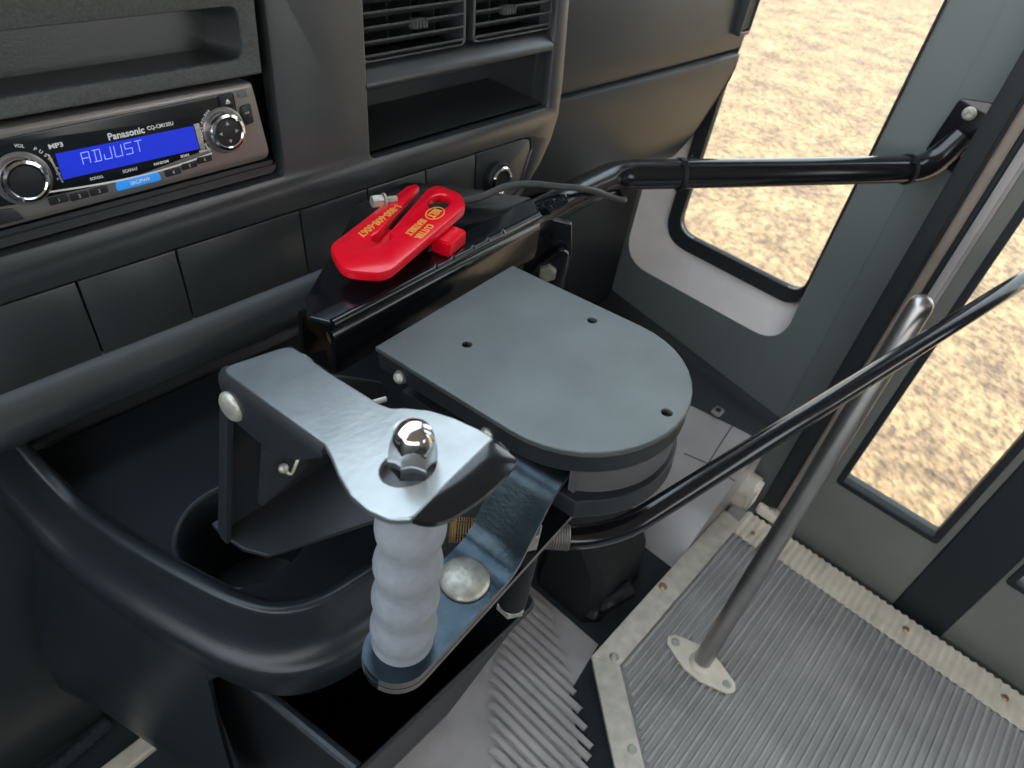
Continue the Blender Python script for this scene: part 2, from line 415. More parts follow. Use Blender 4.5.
# ================================================================== DASHBOARD
NX = math.sqrt(1 + .12*.12)
DF = frame((0, 0.44, 0.66), (1, 0, 0), (0, 0.12, 1))      # local x = world x, local y up the face, z out to the cab
def dv(z): return (z - 0.66)*NX
def dl(lst): return [(u, dv(z)) for u, z in lst]
dash = thing('dashboard', 'dark charcoal moulded dashboard spanning the top of the cab', 'dashboard', (0.3, 0.5, 0.48))
outer = dl([(-0.40, 0.514), (0.515, 0.508), (0.5400, 0.513), (0.556, 0.527), (0.575, 0.545), (0.590, 0.567), (0.599, 0.590), (0.6020, 0.62), (0.6018, 0.80), (-0.40, 0.80)])
tiles_h = rpoly(dl([(-0.36, 0.5222), (0.530, 0.5195), (0.5395, 0.5215), (0.5585, 0.5625), (0.5560, 0.574), (0.5440, 0.5765), (-0.36, 0.5800)]), [.001, .004, .006, .008, .006, .006, .001], 4)
radio_h = rpoly(dl([(0.030, 0.607), (0.2722, 0.607), (0.2775, 0.748), (0.030, 0.748)]), 0.004, 3)
vent_h = rpoly(dl([(0.3520, 0.6005), (0.5800, 0.6005), (0.5850, 0.79), (0.3600, 0.79)]), [.006, .004, .004, .004], 4)
b = plate([outer, tiles_h, radio_h, vent_h], 0.016, 0.0025, DF @ M.Translation((0, 0, -0.016)))
box(-0.40, 0.598, dv(0.515), dv(0.80), -0.20, -0.19, mtx=DF, bm=b)
obj('facia_panel', b, 'dash', dash)
# side skin of the raised stack
rows = [[DF @ V((u - 0.002, v, -0.012)) for u, v in outer[1:9]], [DF @ V((u - 0.002, v, -0.06)) for u, v in outer[1:9]]]
obj('stack_side', loft(rows), 'dash', dash)
# blank switch tiles
edges = [-0.36, -0.24, -0.12, -0.0, 0.1145, 0.1800, 0.2805, 0.3470, 0.4125, 0.4766]
for i in range(1, len(edges) - 1):
    a, c = edges[i] + 0.0007, edges[i+1] - 0.0007
    f0 = 0.5222 - 0.0027*(a + .36)/.89; f1 = 0.5222 - 0.0027*(c + .36)/.89
    g0 = 0.5800 - 0.0035*(a + .36)/.90; g1 = 0.5800 - 0.0035*(c + .36)/.90
    obj('switch_blank', plate([dl([(a, f0 + .0009), (c, f1 + .0009), (c, g1 - .0009), (a, g0 - .0009)])], 0.006, 0.0009, DF @ M.Translation((0, 0, -0.0075))), 'dash', dash)
lt = rpoly(dl([(0.4776, 0.5208), (0.5290, 0.5205), (0.5385, 0.5225), (0.5570, 0.5625), (0.5550, 0.5730), (0.5435, 0.5755), (0.4776, 0.5760)]), [.001, .004, .006, .008, .006, .006, .001], 4)
st = obj('socket_panel', plate([lt], 0.006, 0.0009, DF @ M.Translation((0, 0, -0.0075))), 'dash', dash)
so = DF @ V((0.5030, dv(0.5465), -0.002)); sn = DF.to_3x3() @ V((0, 0, 1))
obj('socket_ring', lathe([(0.0165, 0), (0.0170, 0.008), (0.0155, 0.011), (0.0138, 0.011)], so, sn), 'black', st)
obj('socket_bezel', lathe([(0.0140, 0.009), (0.0138, 0.0125), (0.0124, 0.0138), (0.0106, 0.0128), (0.0102, 0.006)], so, sn), 'chrome', st, label='shiny ring of the power socket')
obj('socket_cap', lathe([(0.0104, 0.009), (0.0095, 0.0105), (0.0005, 0.0108)], so, sn), 'button', st)
# upper pocket above the radio
pk_o = rpoly(dl([(0.03, 0.6790), (0.2660, 0.6790), (0.2705, 0.747), (0.03, 0.747)]), 0.0015, 3)
pk_i = rpoly(dl([(0.045, 0.6895), (0.2560, 0.6895), (0.2575, 0.7205), (0.045, 0.7205)]), [.003, .009, .009, .003], 5)
pk = obj('pocket_bezel', plate([pk_o, pk_i], 0.010, 0.0015, DF @ M.Translation((0, 0, -0.0085))), 'dash_grain', dash, label='grainy charcoal storage pocket surround')
inn = [(p[0]*.96 + .006, p[1]*.9 + 0.003) for p in pk_i]
rows = [[DF @ V((*p, -0.002)) for p in pk_i], [DF @ V((*p, -0.040)) for p in inn], [DF @ V((0.15, dv(0.705), -0.040))]*len(inn)]
obj('pocket_liner', loft(rows, True), 'dash', pk)
b = box(0.028, 0.278, dv(0.604), dv(0.680), -0.035, -0.033, mtx=DF)
obj('radio_recess', b, 'black', dash)
# ledge under the radio
obj('bezel_ledge', box(0.03, 0.2715, dv(0.608), dv(0.6175), -0.03, -0.006, 0.003, mtx=DF), 'dash', dash)
# vent column
obj('vent_cavity', box(0.350, 0.586, dv(0.672), dv(0.79), -0.062, -0.060, mtx=DF), 'black', dash)
bar = []
for u in (0.3535, 0.5815):
    bar.append([DF @ V((u, dv(z), w)) for z, w in ((0.6725, -0.03), (0.6705, -0.014), (0.6660, -0.007), (0.6600, -0.0015), (0.6575, 0.0002), (0.6550, 0.0000), (0.6525, -0.0015), (0.6515, -0.005), (0.6515, -0.05))])
obj('roll_bar', loft(bar), 'dash', dash, 50)
sh = bmesh.new(); D_ = -0.085
def q(*pts): sh.faces.new([sh.verts.new(DF @ V(p)) for p in pts])
z0, z1 = dv(0.6035), dv(0.6535); zb = dv(0.612)
q((.353, z0, -.008), (.5795, z0, -.008), (.5795, zb, D_), (.353, zb, D_)); q((.353, z1, -.01), (.353, z1, D_), (.5795, z1, D_), (.5795, z1, -.01))
q((.353, zb, D_), (.5795, zb, D_), (.5795, z1, D_), (.353, z1, D_)); q((.353, z0, -.008), (.353, zb, D_), (.353, z1, D_), (.353, z1, -.01)); q((.5795, z0, -.008), (.5795, z1, -.01), (.5795, z1, D_), (.5795, zb, D_))
obj('cubby_liner', sh, 'dash', dash)
def air_vent(u0, u1, tab):
    v = obj('air_vent', plate([rpoly(dl([(u0, 0.6705), (u1, 0.6705), (u1 + .003, 0.788), (u0 + .003, 0.788)]), 0.006),
                               rpoly(dl([(u0 + .003, 0.6725), (u1 - .003, 0.6725), (u1, 0.786), (u0 + .006, 0.786)]), 0.004)], 0.03, 0.001, DF @ M.Translation((0, 0, -0.036))), 'dash', dash)
    for k in range(11):
        z = 0.6745 + 0.0098*k
        fm = DF @ M.Translation((0, dv(z), -0.009)) @ M.Rotation(math.radians(-22), 4, 'X')
        obj('slat', box(u0 + .002, u1 - .001, -0.0008, 0.0008, -0.014, 0.004, 0.0006, mtx=fm), 'dash_grain', v)
    for k in range(4):
        u = u0 + (u1 - u0)*(k + .7)/4.4
        obj('vane', box(u - .0006, u + .0006, dv(0.676), dv(0.786), -0.045, -0.026, mtx=DF), 'dash', v)
    tb = box(tab - .0075, tab + .0075, dv(0.6895), dv(0.6965), -0.012, -0.003, 0.0015, mtx=DF)
    for k in range(4): box(tab - .0055 + k*.0034, tab - .004 + k*.0034, dv(0.690), dv(0.696), -0.004, -0.0022, mtx=DF, bm=tb)
    obj('vent_tab', tb, 'dash_grain', v)
air_vent(0.3555, 0.4675, 0.4145)
air_vent(0.4760, 0.5835, 0.5205)
# lower lip and undercut, profile in (y, z) along x
def sweep(prof, xs, shift=None, zsh=None):
    rows = []
    for x in xs:
        s = shift(x) if shift else 0
        rows.append([(x, p[0] + s, p[1] + (zsh(x)*max(0, 1 - abs(p[1] - .612)/.16) if zsh else 0)) for p in prof])
    return loft(rows)
lip = [(0.4275, 0.5230), (0.4225, 0.5195), (0.4120, 0.5150), (0.4070, 0.5080), (0.4060, 0.5000), (0.4085, 0.4915), (0.4160, 0.4850), (0.4300, 0.4800), (0.446, 0.474), (0.452, 0.464), (0.455, 0.445), (0.456, 0.42), (0.458, 0.30), (0.47, 0.12), (0.50, -0.03)]
obj('lower_lip', sweep(lip, [-0.40 + 0.1*k for k in range(9)] + [0.47, 0.53]), 'dash', dash, 50)
# passenger side: upper panel, seam, bolster
sh_ = lambda x: 0.030 - 0.050*max(0, (x - 0.59)/0.335)**0.9
xs = [0.575, 0.62, 0.68, 0.74, 0.80, 0.86, 0.905, 0.926]
up = [(0.62, 0.82), (0.452, 0.82), (0.440, 0.80), (0.428, 0.70), (0.4235, 0.640), (0.4245, 0.6165), (0.4275, 0.6125), (0.436, 0.6115)]
lo = [(0.436, 0.6110), (0.4270, 0.6100), (0.4225, 0.6065), (0.4215, 0.6000), (0.4240, 0.582), (0.4310, 0.556), (0.4400, 0.528), (0.4500, 0.500), (0.4610, 0.476), (0.4720, 0.456), (0.4900, 0.444), (0.5300, 0.440), (0.62, 0.445)]
zs_ = lambda x: -0.017 + 0.024*(x - 0.575)/0.351
upo = sweep(up, xs, sh_, zs_); lop = sweep(lo, xs, sh_, zs_)
for bmx, pr in ((upo, up), (lop, lo)):
    s = sh_(0.926); bmx.faces.new([bmx.verts.new((0.926, p[0] + s, p[1])) for p in pr] + ([bmx.verts.new((0.926, 0.62, 0.6115))] if pr is up else [bmx.verts.new((0.926, 0.62, 0.61))]))
obj('glovebox_panel', upo, 'dash', dash, 40)
obj('lower_bolster', lop, 'dash', dash, 40)
sv = box(0.9015, 0.925, 0.4005, 0.44, 0.644, 0.720, 0.002)
svv = obj('side_vent', sv, 'black', dash)
obj('vent_lip', plate([rpoly([(0.8985, 0.639), (0.926, 0.639), (0.926, 0.724), (0.8985, 0.724)], .004), rpoly([(0.902, 0.644), (0.9245, 0.644), (0.9245, 0.72), (0.902, 0.72)], .003)], 0.016, 0.001, frame((0, 0.4145, 0), (1, 0, 0), (0, 0, 1))), 'dash', svv)
obj('dash_top', box(-0.95, 0.926, 0.44, 1.1, 0.795, 0.815, 0.006), 'dash', dash)
# dark firewall below the passenger side
struct('wall_front', box(-0.95, 0.93, 0.60, 0.62, -0.03, 0.80), 'black', 'black firewall deep under the dashboard', 'wall')

# ------------------------------------------------------------------ radio
radio = thing('car_radio', 'single slot car radio with blue lit display in the dashboard', 'radio', DF @ V((0.168, dv(0.622), 0)))
def rt(u, z, w=0.0): return DF @ M.Translation((u, dv(z), w))
ro = rpoly(dl([(0.0735, 0.6225), (0.2625, 0.6225), (0.2575, 0.6755), (0.0785, 0.6755)]), [.005, .007, .004, .004], 5)
b = plate([ro], 0.026, 0.003, DF @ M.Translation((0, 0, -0.024)))
body = obj('faceplate', b, 'radio_face', radio, label='brownish silver faceplate')
pn = rpoly(dl([(0.0800, 0.6365), (0.100, 0.6345), (0.165, 0.6335), (0.2165, 0.6395), (0.2300, 0.6450), (0.2420, 0.6580), (0.2420, 0.6715), (0.0810, 0.6700)]), [.003, .01, .02, .01, .008, .004, .002, .003], 5)
obj('display_panel', plate([pn], 0.0012, 0.0003, DF @ M.Translation((0, 0, 0.0016))), 'radio_panel', radio, label='glossy black display panel')
ds = obj('display', plate([dl([(0.1258, 0.6420), (0.2105, 0.6412), (0.2098, 0.6560), (0.1265, 0.6570)])], 0.0006, 0, DF @ M.Translation((0, 0, 0.0026))), 'lcd', radio, label='lit blue display reading ADJUST')
b = bmesh.new()
# segment letters
SEG = {'A': [((0, 0), (0, 1)), ((0, 1), (1, 1)), ((1, 1), (1, 0)), ((0, .5), (1, .5))], 'D': [((.3, 0), (.3, 1)), ((0, 1), (1, 1)), ((1, 1), (1, 0)), ((0, 0), (1, 0))],
       'J': [((1, 1), (1, 0)), ((1, 0), (0, 0)), ((0, 0), (0, .45))], 'U': [((0, 1), (0, 0)), ((0, 0), (1, 0)), ((1, 0), (1, 1))],
       'S': [((1, 1), (0, 1)), ((0, 1), (0, .5)), ((0, .5), (1, .5)), ((1, .5), (1, 0)), ((1, 0), (0, 0))], 'T': [((0, 1), (1, 1)), ((.5, 1), (.5, 0))]}
for i, ch in enumerate('ADJUST'):
    for (x0, y0), (x1, y1) in SEG[ch]:
        f = lambda a, c: V((0.1392 + i*0.0063 + a*0.0042 + c*0.0004, dv(0.6480) + c*0.0066, 0.0034))
        tube([DF @ f(x0, y0), DF @ f(x1, y1)], 0.00026, 6, bm=b)
obj('display_text', b, 'lcd_text', ds)
for u0, u1, u2, u3 in ((0.1232, 0.1245, 0.1262, 0.1235), (0.2112, 0.2140, 0.2146, 0.2118)):
    obj('display_bar', plate([dl([(u0 + .0016, 0.6405), (u1 + .0012, 0.6405), (u3, 0.6575), (u0 - .0008, 0.6575)]) if u0 < .2 else dl([(u0, 0.6405), (u2, 0.6405), (u1, 0.6570), (u0 - .0008, 0.6570)])], 0.0008, 0.0001, DF @ M.Translation((0, 0, 0.0026))), 'button_gray' if u0 < 0 else 'zinc', radio)
for u, z, lab in ((0.1065, 0.6475, 'chrome ringed volume knob'), (0.2305, 0.6490, 'chrome ringed control pad')):
    o_ = DF @ V((u, dv(z), 0.0015))
    dish = obj('knob_surround', lathe([(0.0150, 0), (0.0152, 0.0012), (0.0138, 0.0020), (0.0128, 0.0014)], o_, sn), 'radio_face', radio)
    kn = obj('control_knob', lathe([(0.0126, 0), (0.0124, 0.006), (0.0116, 0.0074), (0.0100, 0.0078), (0.0093, 0.0070), (0.0090, 0.0050)], o_, sn, 40), 'chrome', radio, label=lab)
    obj('knob_face', lathe([(0.0094, 0.0055), (0.0085, 0.0066), (0.0005, 0.0072)], o_, sn), 'button', kn)
    if u > .2:
        b = bmesh.new()
        for k in range(4):
            a = k*PI/2; r_ = 0.0058
            fm = DF @ M.Translation((u + r_*math.cos(a), dv(z) + r_*math.sin(a), 0.0084)) @ M.Rotation(a, 4, 'Z')
            plate([[(-.001, -.0012), (.0012, 0), (-.001, .0012)]], 0.0003, 0, fm, bm=b)
        obj('arrow_marks', b, 'print_dim', kn)
# white sweep line under the display
rows = []
for k in range(25):
    t = k/24; u = 0.1150 + 0.1035*t; z = 0.6372 - 0.0105*math.sin(PI*t*0.86)*0.42 + 0.0012*t
    rows.append([DF @ V((u, dv(z + .0006), 0.0030)), DF @ V((u, dv(z - .0005), 0.0030))])
obj('trim_line', loft(rows), 'print', radio)
b = bmesh.new()
text('Panasonic', 0.0056, rt(0.1680, 0.6598, 0.003), bm=b, bold=0.00012, sx=1.0)
text('CQ-CM130U', 0.0032, rt(0.1893, 0.6601, 0.003), bm=b, sx=.95, bold=0.00004)
text('MP3', 0.0036, rt(0.1283, 0.6612, 0.003), bm=b, sx=1.25, bold=0.0001)
for s_, u, z, h in (('SCROLL', 0.1440, 0.6385, 0.0022), ('SCAN-U', 0.1640, 0.6383, 0.0025), ('RANDOM', 0.1840, 0.6382, 0.0022), ('SCAN', 0.2000, 0.6390, 0.0022), ('REPEAT', 0.2135, 0.6392, 0.0020)):
    text(s_, h, rt(u, z, 0.003), bm=b, bold=0.00003)
for i, ch in enumerate('PUSH SEL'):
    a = math.radians(52 - i*9.5); text(ch, 0.0028, rt(0.1065 + 0.0180*math.cos(a), 0.6475 + 0.0180*math.sin(a), 0.003) @ M.Rotation(a - PI/2, 4, 'Z'), bm=b)
text('VOL', 0.0026, rt(0.1105, 0.6650, 0.003) @ M.Rotation(-.3, 4, 'Z'), bm=b)
for i, ch in enumerate('TUNE TRACK FOLDER'):
    a = math.radians(218 - i*6.1); text(ch, 0.0023, rt(0.2305 + 0.0163*math.cos(a), 0.6490 + 0.0163*math.sin(a), 0.0034) @ M.Rotation(a - PI/2, 4, 'Z'), bm=b)
obj('lettering', b, 'print', radio)
# preset row
nb = 0
for u, lab in ((0.1200, '1'), (0.1315, '2'), (0.1430, '3'), (0.1900, '4'), (0.2015, '5'), (0.2125, '6')):
    z = 0.6306 + (0.0007 if u < .125 else 0) + max(0, u - 0.19)*0.14
    pb = obj('preset_button', plate([rpoly(dl([(u - .0052, z - .0022), (u + .0052, z - .0020), (u + .0052, z + .0022), (u - .0052, z + .0022)]), .0008, 2)], 0.0016, 0.0004, DF @ M.Translation((0, 0, 0.0016))), 'button', radio)
    t_ = text(lab, 0.0030, rt(u, z, 0.0034))
    obj('numeral', t_, 'print_dim', pb)
pb = obj('source_button', plate([rpoly(dl([(0.1530, 0.6277), (0.1815, 0.6277), (0.1805, 0.6332), (0.1540, 0.6332)]), .0015, 3)], 0.0022, 0.0006, DF @ M.Translation((0, 0, 0.0014))), 'blue_button', radio, label='bright blue source and power button')
obj('numeral', text('SRC/PWR', 0.0030, rt(0.1680, 0.6305, 0.0038), bold=0.00005), 'print', pb)
eb = obj('eject_button', plate([rpoly(dl([(0.2308, 0.6640), (0.2405, 0.6640), (0.2405, 0.6710), (0.2308, 0.6710)]), .0008, 2)], 0.0020, 0.0005, DF @ M.Translation((0, 0, 0.0020))), 'button', radio)
obj('eject_mark', plate([dl([(0.2345, 0.6665), (0.2375, 0.6665), (0.2360, 0.6685)]), dl([(0.2345, 0.6655), (0.2375, 0.6655), (0.2375, 0.6660), (0.2345, 0.6660)])], 0.0003, 0, DF @ M.Translation((0, 0, 0.0041))), 'print', eb)
obj('release_button', plate([rpoly(dl([(0.2452, 0.6672), (0.2515, 0.6672), (0.2512, 0.6712), (0.2452, 0.6712)]), .0008, 2)], 0.0020, 0.0005, DF @ M.Translation((0, 0, 0.0012))), 'button_gray', radio)
db = obj('display_button', plate([rpoly(dl([(0.2470, 0.6490), (0.2530, 0.6500), (0.2525, 0.6625), (0.2448, 0.6615), (0.2440, 0.6560)]), .0012, 2)], 0.0020, 0.0005, DF @ M.Translation((0, 0, 0.0012))), 'button', radio)
obj('numeral', text('DISP', 0.0018, rt(0.2487, 0.6570, 0.0034)), 'print_dim', db)
mb = obj('mute_button', plate([rpoly(dl([(0.0795, 0.6255), (0.1000, 0.6255), (0.0960, 0.6330), (0.0795, 0.6350)]), .001, 2)], 0.0018, 0.0005, DF @ M.Translation((0, 0, 0.0012))), 'button', radio)

# ================================================================== CONSOLE with cup holder
con = thing('cup_holder_console', 'dark moulded cup holder console bulging out below the dashboard', 'console', (0.2, 0.35, 0.0))
rim = [(0.0470, 0.452), (0.0505, 0.432), (0.0555, 0.400), (0.0635, 0.357), (0.0740, 0.315), (0.0865, 0.274), (0.0965, 0.248), (0.1100, 0.2275), (0.1310, 0.2155), (0.160, 0.2115), (0.20, 0.2105), (0.30, 0.2105), (0.338, 0.2160), (0.356, 0.235), (0.360, 0.30), (0.360, 0.37), (0.360, 0.450)]
path = [(p.x, p.y) for p in catmull([(a, c, 0) for a, c in rim], 6)]
def offs(path, d):
    out = []
    for i, p in enumerate(path):
        a = path[max(i-1, 0)]; c = path[min(i+1, len(path)-1)]
        t = V((c[0]-a[0], c[1]-a[1])).normalized(); n = V((t.y*-1, t.x)); n = -n
        # path runs back-left -> front -> back-right; outward is on its right hand side
        n = V((-t.y, t.x)) * -1
        out.append((p[0] + n.x*d, p[1] + n.y*d))
    return out
prof = [(-0.0085, 0.4410), (-0.0068, 0.4418), (-0.0052, 0.4440), (-0.0036, 0.4480), (-0.0016, 0.4498), (0.0020, 0.4506), (0.0046, 0.4500), (0.0058, 0.4484), (0.0064, 0.4450), (0.0072, 0.4350), (0.0085, 0.4230), (0.0115, 0.4120), (0.0175, 0.4065), (0.0212, 0.4040), (0.0226, 0.4005), (0.0225, 0.3920), (0.0195, 0.3780), (0.0175, 0.3620)]
def lift(x, y): return 0.045*max(0, min(1, (y - 0.375)/0.075))**1.5 if x < 0.12 else 0.0
rows = [[(x, y, z + lift(x, y)*max(0, min(1, (z - .4395)/.010 if d < 0 else (z - .36)/.07))) for x, y in offs(path, d)] for d, z in prof]
rows.append([(x, y, 0.352) for x, y in offs(path, 0.012)]); rows.append([(x, y, 0.3545) for x, y in offs(path, -0.004)])
obj('rim', loft(rows), 'console', con, 60)
# tray floor around the cup hole
inner = offs(path, -0.0083); cc = (0.1290, 0.2960); cr_ = 0.0435
inner = [p for p in inner if p[0] < 0.40]
back = [(inner[-1][0] + (inner[0][0] - inner[-1][0])*k/20, 0.450) for k in range(1, 20)]
loopo = inner + back
ang = lambda p: math.atan2(p[1] - cc[1], p[0] - cc[0])
def ring_r(r, z): return [(cc[0] + r*math.cos(ang(p)), cc[1] + r*math.sin(ang(p)), z) for p in loopo]
rows = [[(p[0], p[1], 0.4411) for p in loopo], ring_r(cr_ + .0035, 0.4400), ring_r(cr_ + .0015, 0.4408), ring_r(cr_, 0.4400), ring_r(cr_ - .001, 0.4370), ring_r(cr_ - .003, 0.40), ring_r(cr_ - .005, 0.352), ring_r(0.001, 0.352)]
obj('tray', loft(rows, True), 'console', con, 50)
# lower body: skirt below the left part of the rim
n0 = 6*5 + 1
sk = path[:n0]
skp = [(0.0165, 0.374), (0.0175, 0.360), (0.0215, 0.33), (0.032, 0.28), (0.040, 0.22), (0.041, 0.17), (0.034, 0.125), (0.015, 0.09), (-0.02, 0.075)]
rows = [[(x, y, z) for (x, y), q_ in zip([offs(sk, 0.0165 + (d - 0.0165)*(1.45 - 1.15*(i_/(n0 - 1))))[i_] for i_ in range(n0)], sk)] for d, z in skp]
b = loft(rows)
# inner return of the skirt opening, rounded at the top
ed = [V(r[-1]) for r in rows]
ret = [ed, [p + V((0.004, 0.003, 0.0)) for p in ed], [p + V((0.002, 0.035, 0)) for p in ed]]
loft([[tuple(p) for p in r] for r in ret], bm=b)
obj('lower_body', b, 'console', con, 60)
# arch fillet joining skirt and shoulder
p_ = offs(path, 0.0170)
rows = []
for k in range(7):
    x, y = p_[n0 - 1 + k]; h = 0.372 - 0.030*(1 - k/6)**2.2
    rows.append([(x, y, 0.374), (x, y, h), (x + .003, y + .012, h + .001)])
obj('arch_fillet', loft(rows), 'console', con, 60)
# storage bin
bn = thing('storage_bin', 'black open storage bin sticking out under the cup holder console', 'bin', (0.2, 0.22, 0.18))
to = rpoly([(0.110, 0.152), (0.306, 0.152), (0.306, 0.33), (0.080, 0.33)], [.006, .010, .01, .01], 4)
def sc_(lp, dx, dy0): return [(0.196 + (p[0]-.196)*dx, 0.33 + (p[1] - .33)*dy0) for p in lp]
t_in = [(0.196 + (p[0]-.196)*(1-.0075/.11), 0.241 + (p[1]-.241)*(1-.0035/.09)) for p in to]
rows = [[(*p, 0.0) for p in sc_(to, .96, .62)], [(*p, 0.308) for p in sc_(to, .985, .975)], [(*p, 0.315) for p in to], [(*p, 0.3205) for p in to], [(*p, 0.3218) for p in sc_(to, .985, .99)], [(*p, 0.3200) for p in t_in],
        [(*p, 0.06) for p in sc_(t_in, .94, .66)], [(0.196, 0.27, 0.06)]*len(to)]
b = loft(rows, True); b.faces.new([b.verts.new((*p, 0.0)) for p in sc_(to, .96, .62)])
obj('tub', b, 'bin', bn, 40)
lipb = tube(smooth_path([(0.0815, 0.33, 0.3222), (0.098, 0.235, 0.3222), (0.1115, 0.155, 0.3222)], .01), 0.0050, 12)
obj('lip', lipb, 'console', bn)
# floor things left of the console
fm = thing('floor_mat', 'dark grey driver floor mat with a ribbed bound edge', 'mat', (-0.15, 0.55, -0.03))
mo = [(-0.40, 0.455), (-0.040, 0.478), (0.014, 0.500), (0.006, 0.598), (-0.40, 0.598)]
obj('sheet', plate([mo], 0.012, 0.002, M.Translation((0, 0, -0.030))), 'carpet', fm)
b = bmesh.new(); p0, p1 = V((-0.30, 0.444, -0.014)), V((0.016, 0.488, -0.014))
for k in range(34):
    a = p0.lerp(p1, k/34); c = p0.lerp(p1, (k + .6)/34)
    tube([a, c], [0.0085, 0.0085], 8, bm=b)
tube([p0, p1], 0.0075, 10, bm=b)
obj('bound_edge', b, 'carpet', fm)
fs = box(-0.20, 0.055, 0.408, 0.430, -0.03, -0.018, 0.003, mtx=M.Translation((0.0, 0.02, 0)) @ M.Rotation(0.02, 4, 'Z'))
tag(obj('floor_strip', fs, 'alu_bright'), 'pale strip lying on the floor left of the console base', 'strip')

# kick panel right of the footwell
kp = thing('kick_panel', 'black moulded footwell panel below the low window', 'panel', (0.8, 0.3, -0.03))
rows = []
for k in range(13):
    y = 0.1425 + (0.60 - 0.1425)*k/12
    top = 0.129 + 0.145*(y - 0.149) if y > .149 else 0.128
    rows.append([(0.9295, y, top + .006), (0.918, y, top + .004), (0.905, y, top - 0.004), (0.85, y, top - 0.02), (0.80, y, top - 0.05), (0.755, y, top - 0.085), (0.72, y, max(-.024, top - 0.135)), (0.70, y, -0.029)])
b = loft(rows)
b.faces.new([b.verts.new(p) for p in rows[0]] + [b.verts.new((0.9295, 0.1425, -0.03))])
obj('shell', b, 'kick', kp, 40)
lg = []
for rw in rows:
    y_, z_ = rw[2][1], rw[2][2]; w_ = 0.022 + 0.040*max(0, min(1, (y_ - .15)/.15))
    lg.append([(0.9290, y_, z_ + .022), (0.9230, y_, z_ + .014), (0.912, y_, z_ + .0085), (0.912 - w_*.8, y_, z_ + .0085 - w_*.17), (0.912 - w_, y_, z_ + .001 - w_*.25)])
obj('band', loft(lg), 'rim_gasket', kp, 50, 'black band along the wall')  # black band over the paler shell, modelled as its own strip
kc = bmesh.new()
def kz(x, y):
    top = 0.129 + 0.145*(y - 0.149)
    return top - 0.02 - (0.85 - x)*0.6 if x < 0.85 else top - 0.004 - (0.905 - x)*0.29
for (x0, y0, x1, y1) in ((0.80, 0.2274, 0.81, 0.19), (0.81, 0.19, 0.815, 0.1435), (0.81, 0.19, 0.89, 0.198)):
    tube([(x0, y0, kz(x0, y0) + .0005), ((x0+x1)/2, (y0+y1)/2, kz((x0+x1)/2, (y0+y1)/2) + .0005), (x1, y1, kz(x1, y1) + .0005)], 0.0008, 8, bm=kc)
obj('rear_wall', box(0.545, 0.9285, 0.492, 0.51, -0.029, 0.4385, 0.004), 'black', kp, label='black rear wall of the footwell')
obj('seam', kc, 'black', kp)
cl = V((0.874, 0.226, kz(0.874, 0.226) + .0065))
obj('clip', box(-.010, .010, -.008, .008, 0, .006, 0.002, mtx=M.Translation(cl)), 'kick', kp)
obj('clip_hole', box(-.006, .006, -.005, .005, .004, .0068, 0.001, mtx=M.Translation(cl)), 'black', kp)
# ================================================================== RAIL FRAME (beam, plate, rail, flange)
rail = thing('rail_frame', 'glossy black steel frame: flat plate on a beam, rail running to the pillar', 'rail', (0.45, 0.3, -0.03))
BX = frame((0.2145, 0.3000, 0.0), (0.997, 0.072, 0.0), (0, 1, 0))
def bx(u, v, z): return BX @ V((u, v, z))
# top plate
tp = [(0.0, 0.003), (0.226, 0.004), (0.245, 0.024), (0.198, 0.092), (0.176, 0.112), (0.112, 0.107), (0.085, 0.086), (0.004, 0.034), (-0.007, 0.018)]
obj('top_plate', plate([rpoly(tp, [.003, .004, .006, .012, .006, .006, .006, .008, .004])], 0.006, 0.0015, BX @ M.Translation((0, 0, 0.570))), 'gloss', rail)
# beam: square tube with open end
so_ = rpoly([(0.001, 0.527), (0.038, 0.527), (0.038, 0.570), (0.001, 0.570)], 0.010, 5)
si_ = rpoly([(0.005, 0.531), (0.034, 0.531), (0.034, 0.566), (0.005, 0.566)], 0.008, 5)
rows = [[bx(0.05, *p) for p in si_], [bx(0.0, *p) for p in si_], [bx(0.0, *p) for p in so_], [bx(0.228, *p) for p in so_], [bx(0.228, *p) for p in si_]]
obj('beam', loft(rows, True), 'gloss', rail, 30)
obj('beam_interior', loft([[bx(0.02, *p) for p in si_], [bx(0.02, 0.0195, 0.5485)]*len(si_)], True), 'brass', rail, label='rusty inside of the open beam end')
# weld lines
b = tube([bx(0.0, 0.003, 0.5745), bx(0.225, 0.003, 0.5745)], 0.0034, 16)
for k in range(5): lathe([(0.0001, -.002), (0.003, 0), (0.0001, .003)], bx(0.10 + .02*k + random.uniform(-.005, .005), 0.003, 0.577), seg=8, bm=b)
obj('weld_bead', b, 'gloss', rail)
# round rail
rp = smooth_path([bx(0.205, 0.0200, 0.556), bx(0.30, 0.023, 0.556), (0.597, 0.347, 0.5580), (0.735, 0.2500, 0.5650), (0.9080, 0.1330, 0.5730), (0.9265, 0.1185, 0.612)], 0.021, 10)
obj('rail_tube', tube(rp, 0.0150, 28), 'gloss', rail)
b = bmesh.new()
for k in range(26):
    t = random.random(); p = bx(0.222 + 0.06*t, 0.013 + random.uniform(-.004, .003), 0.568 + random.uniform(-.002, .002))
    bmesh.ops.create_icosphere(b, subdivisions=1, radius=random.uniform(.003, .0055), matrix=M.Translation(p))
obj('weld_lump', b, 'gloss', rail)
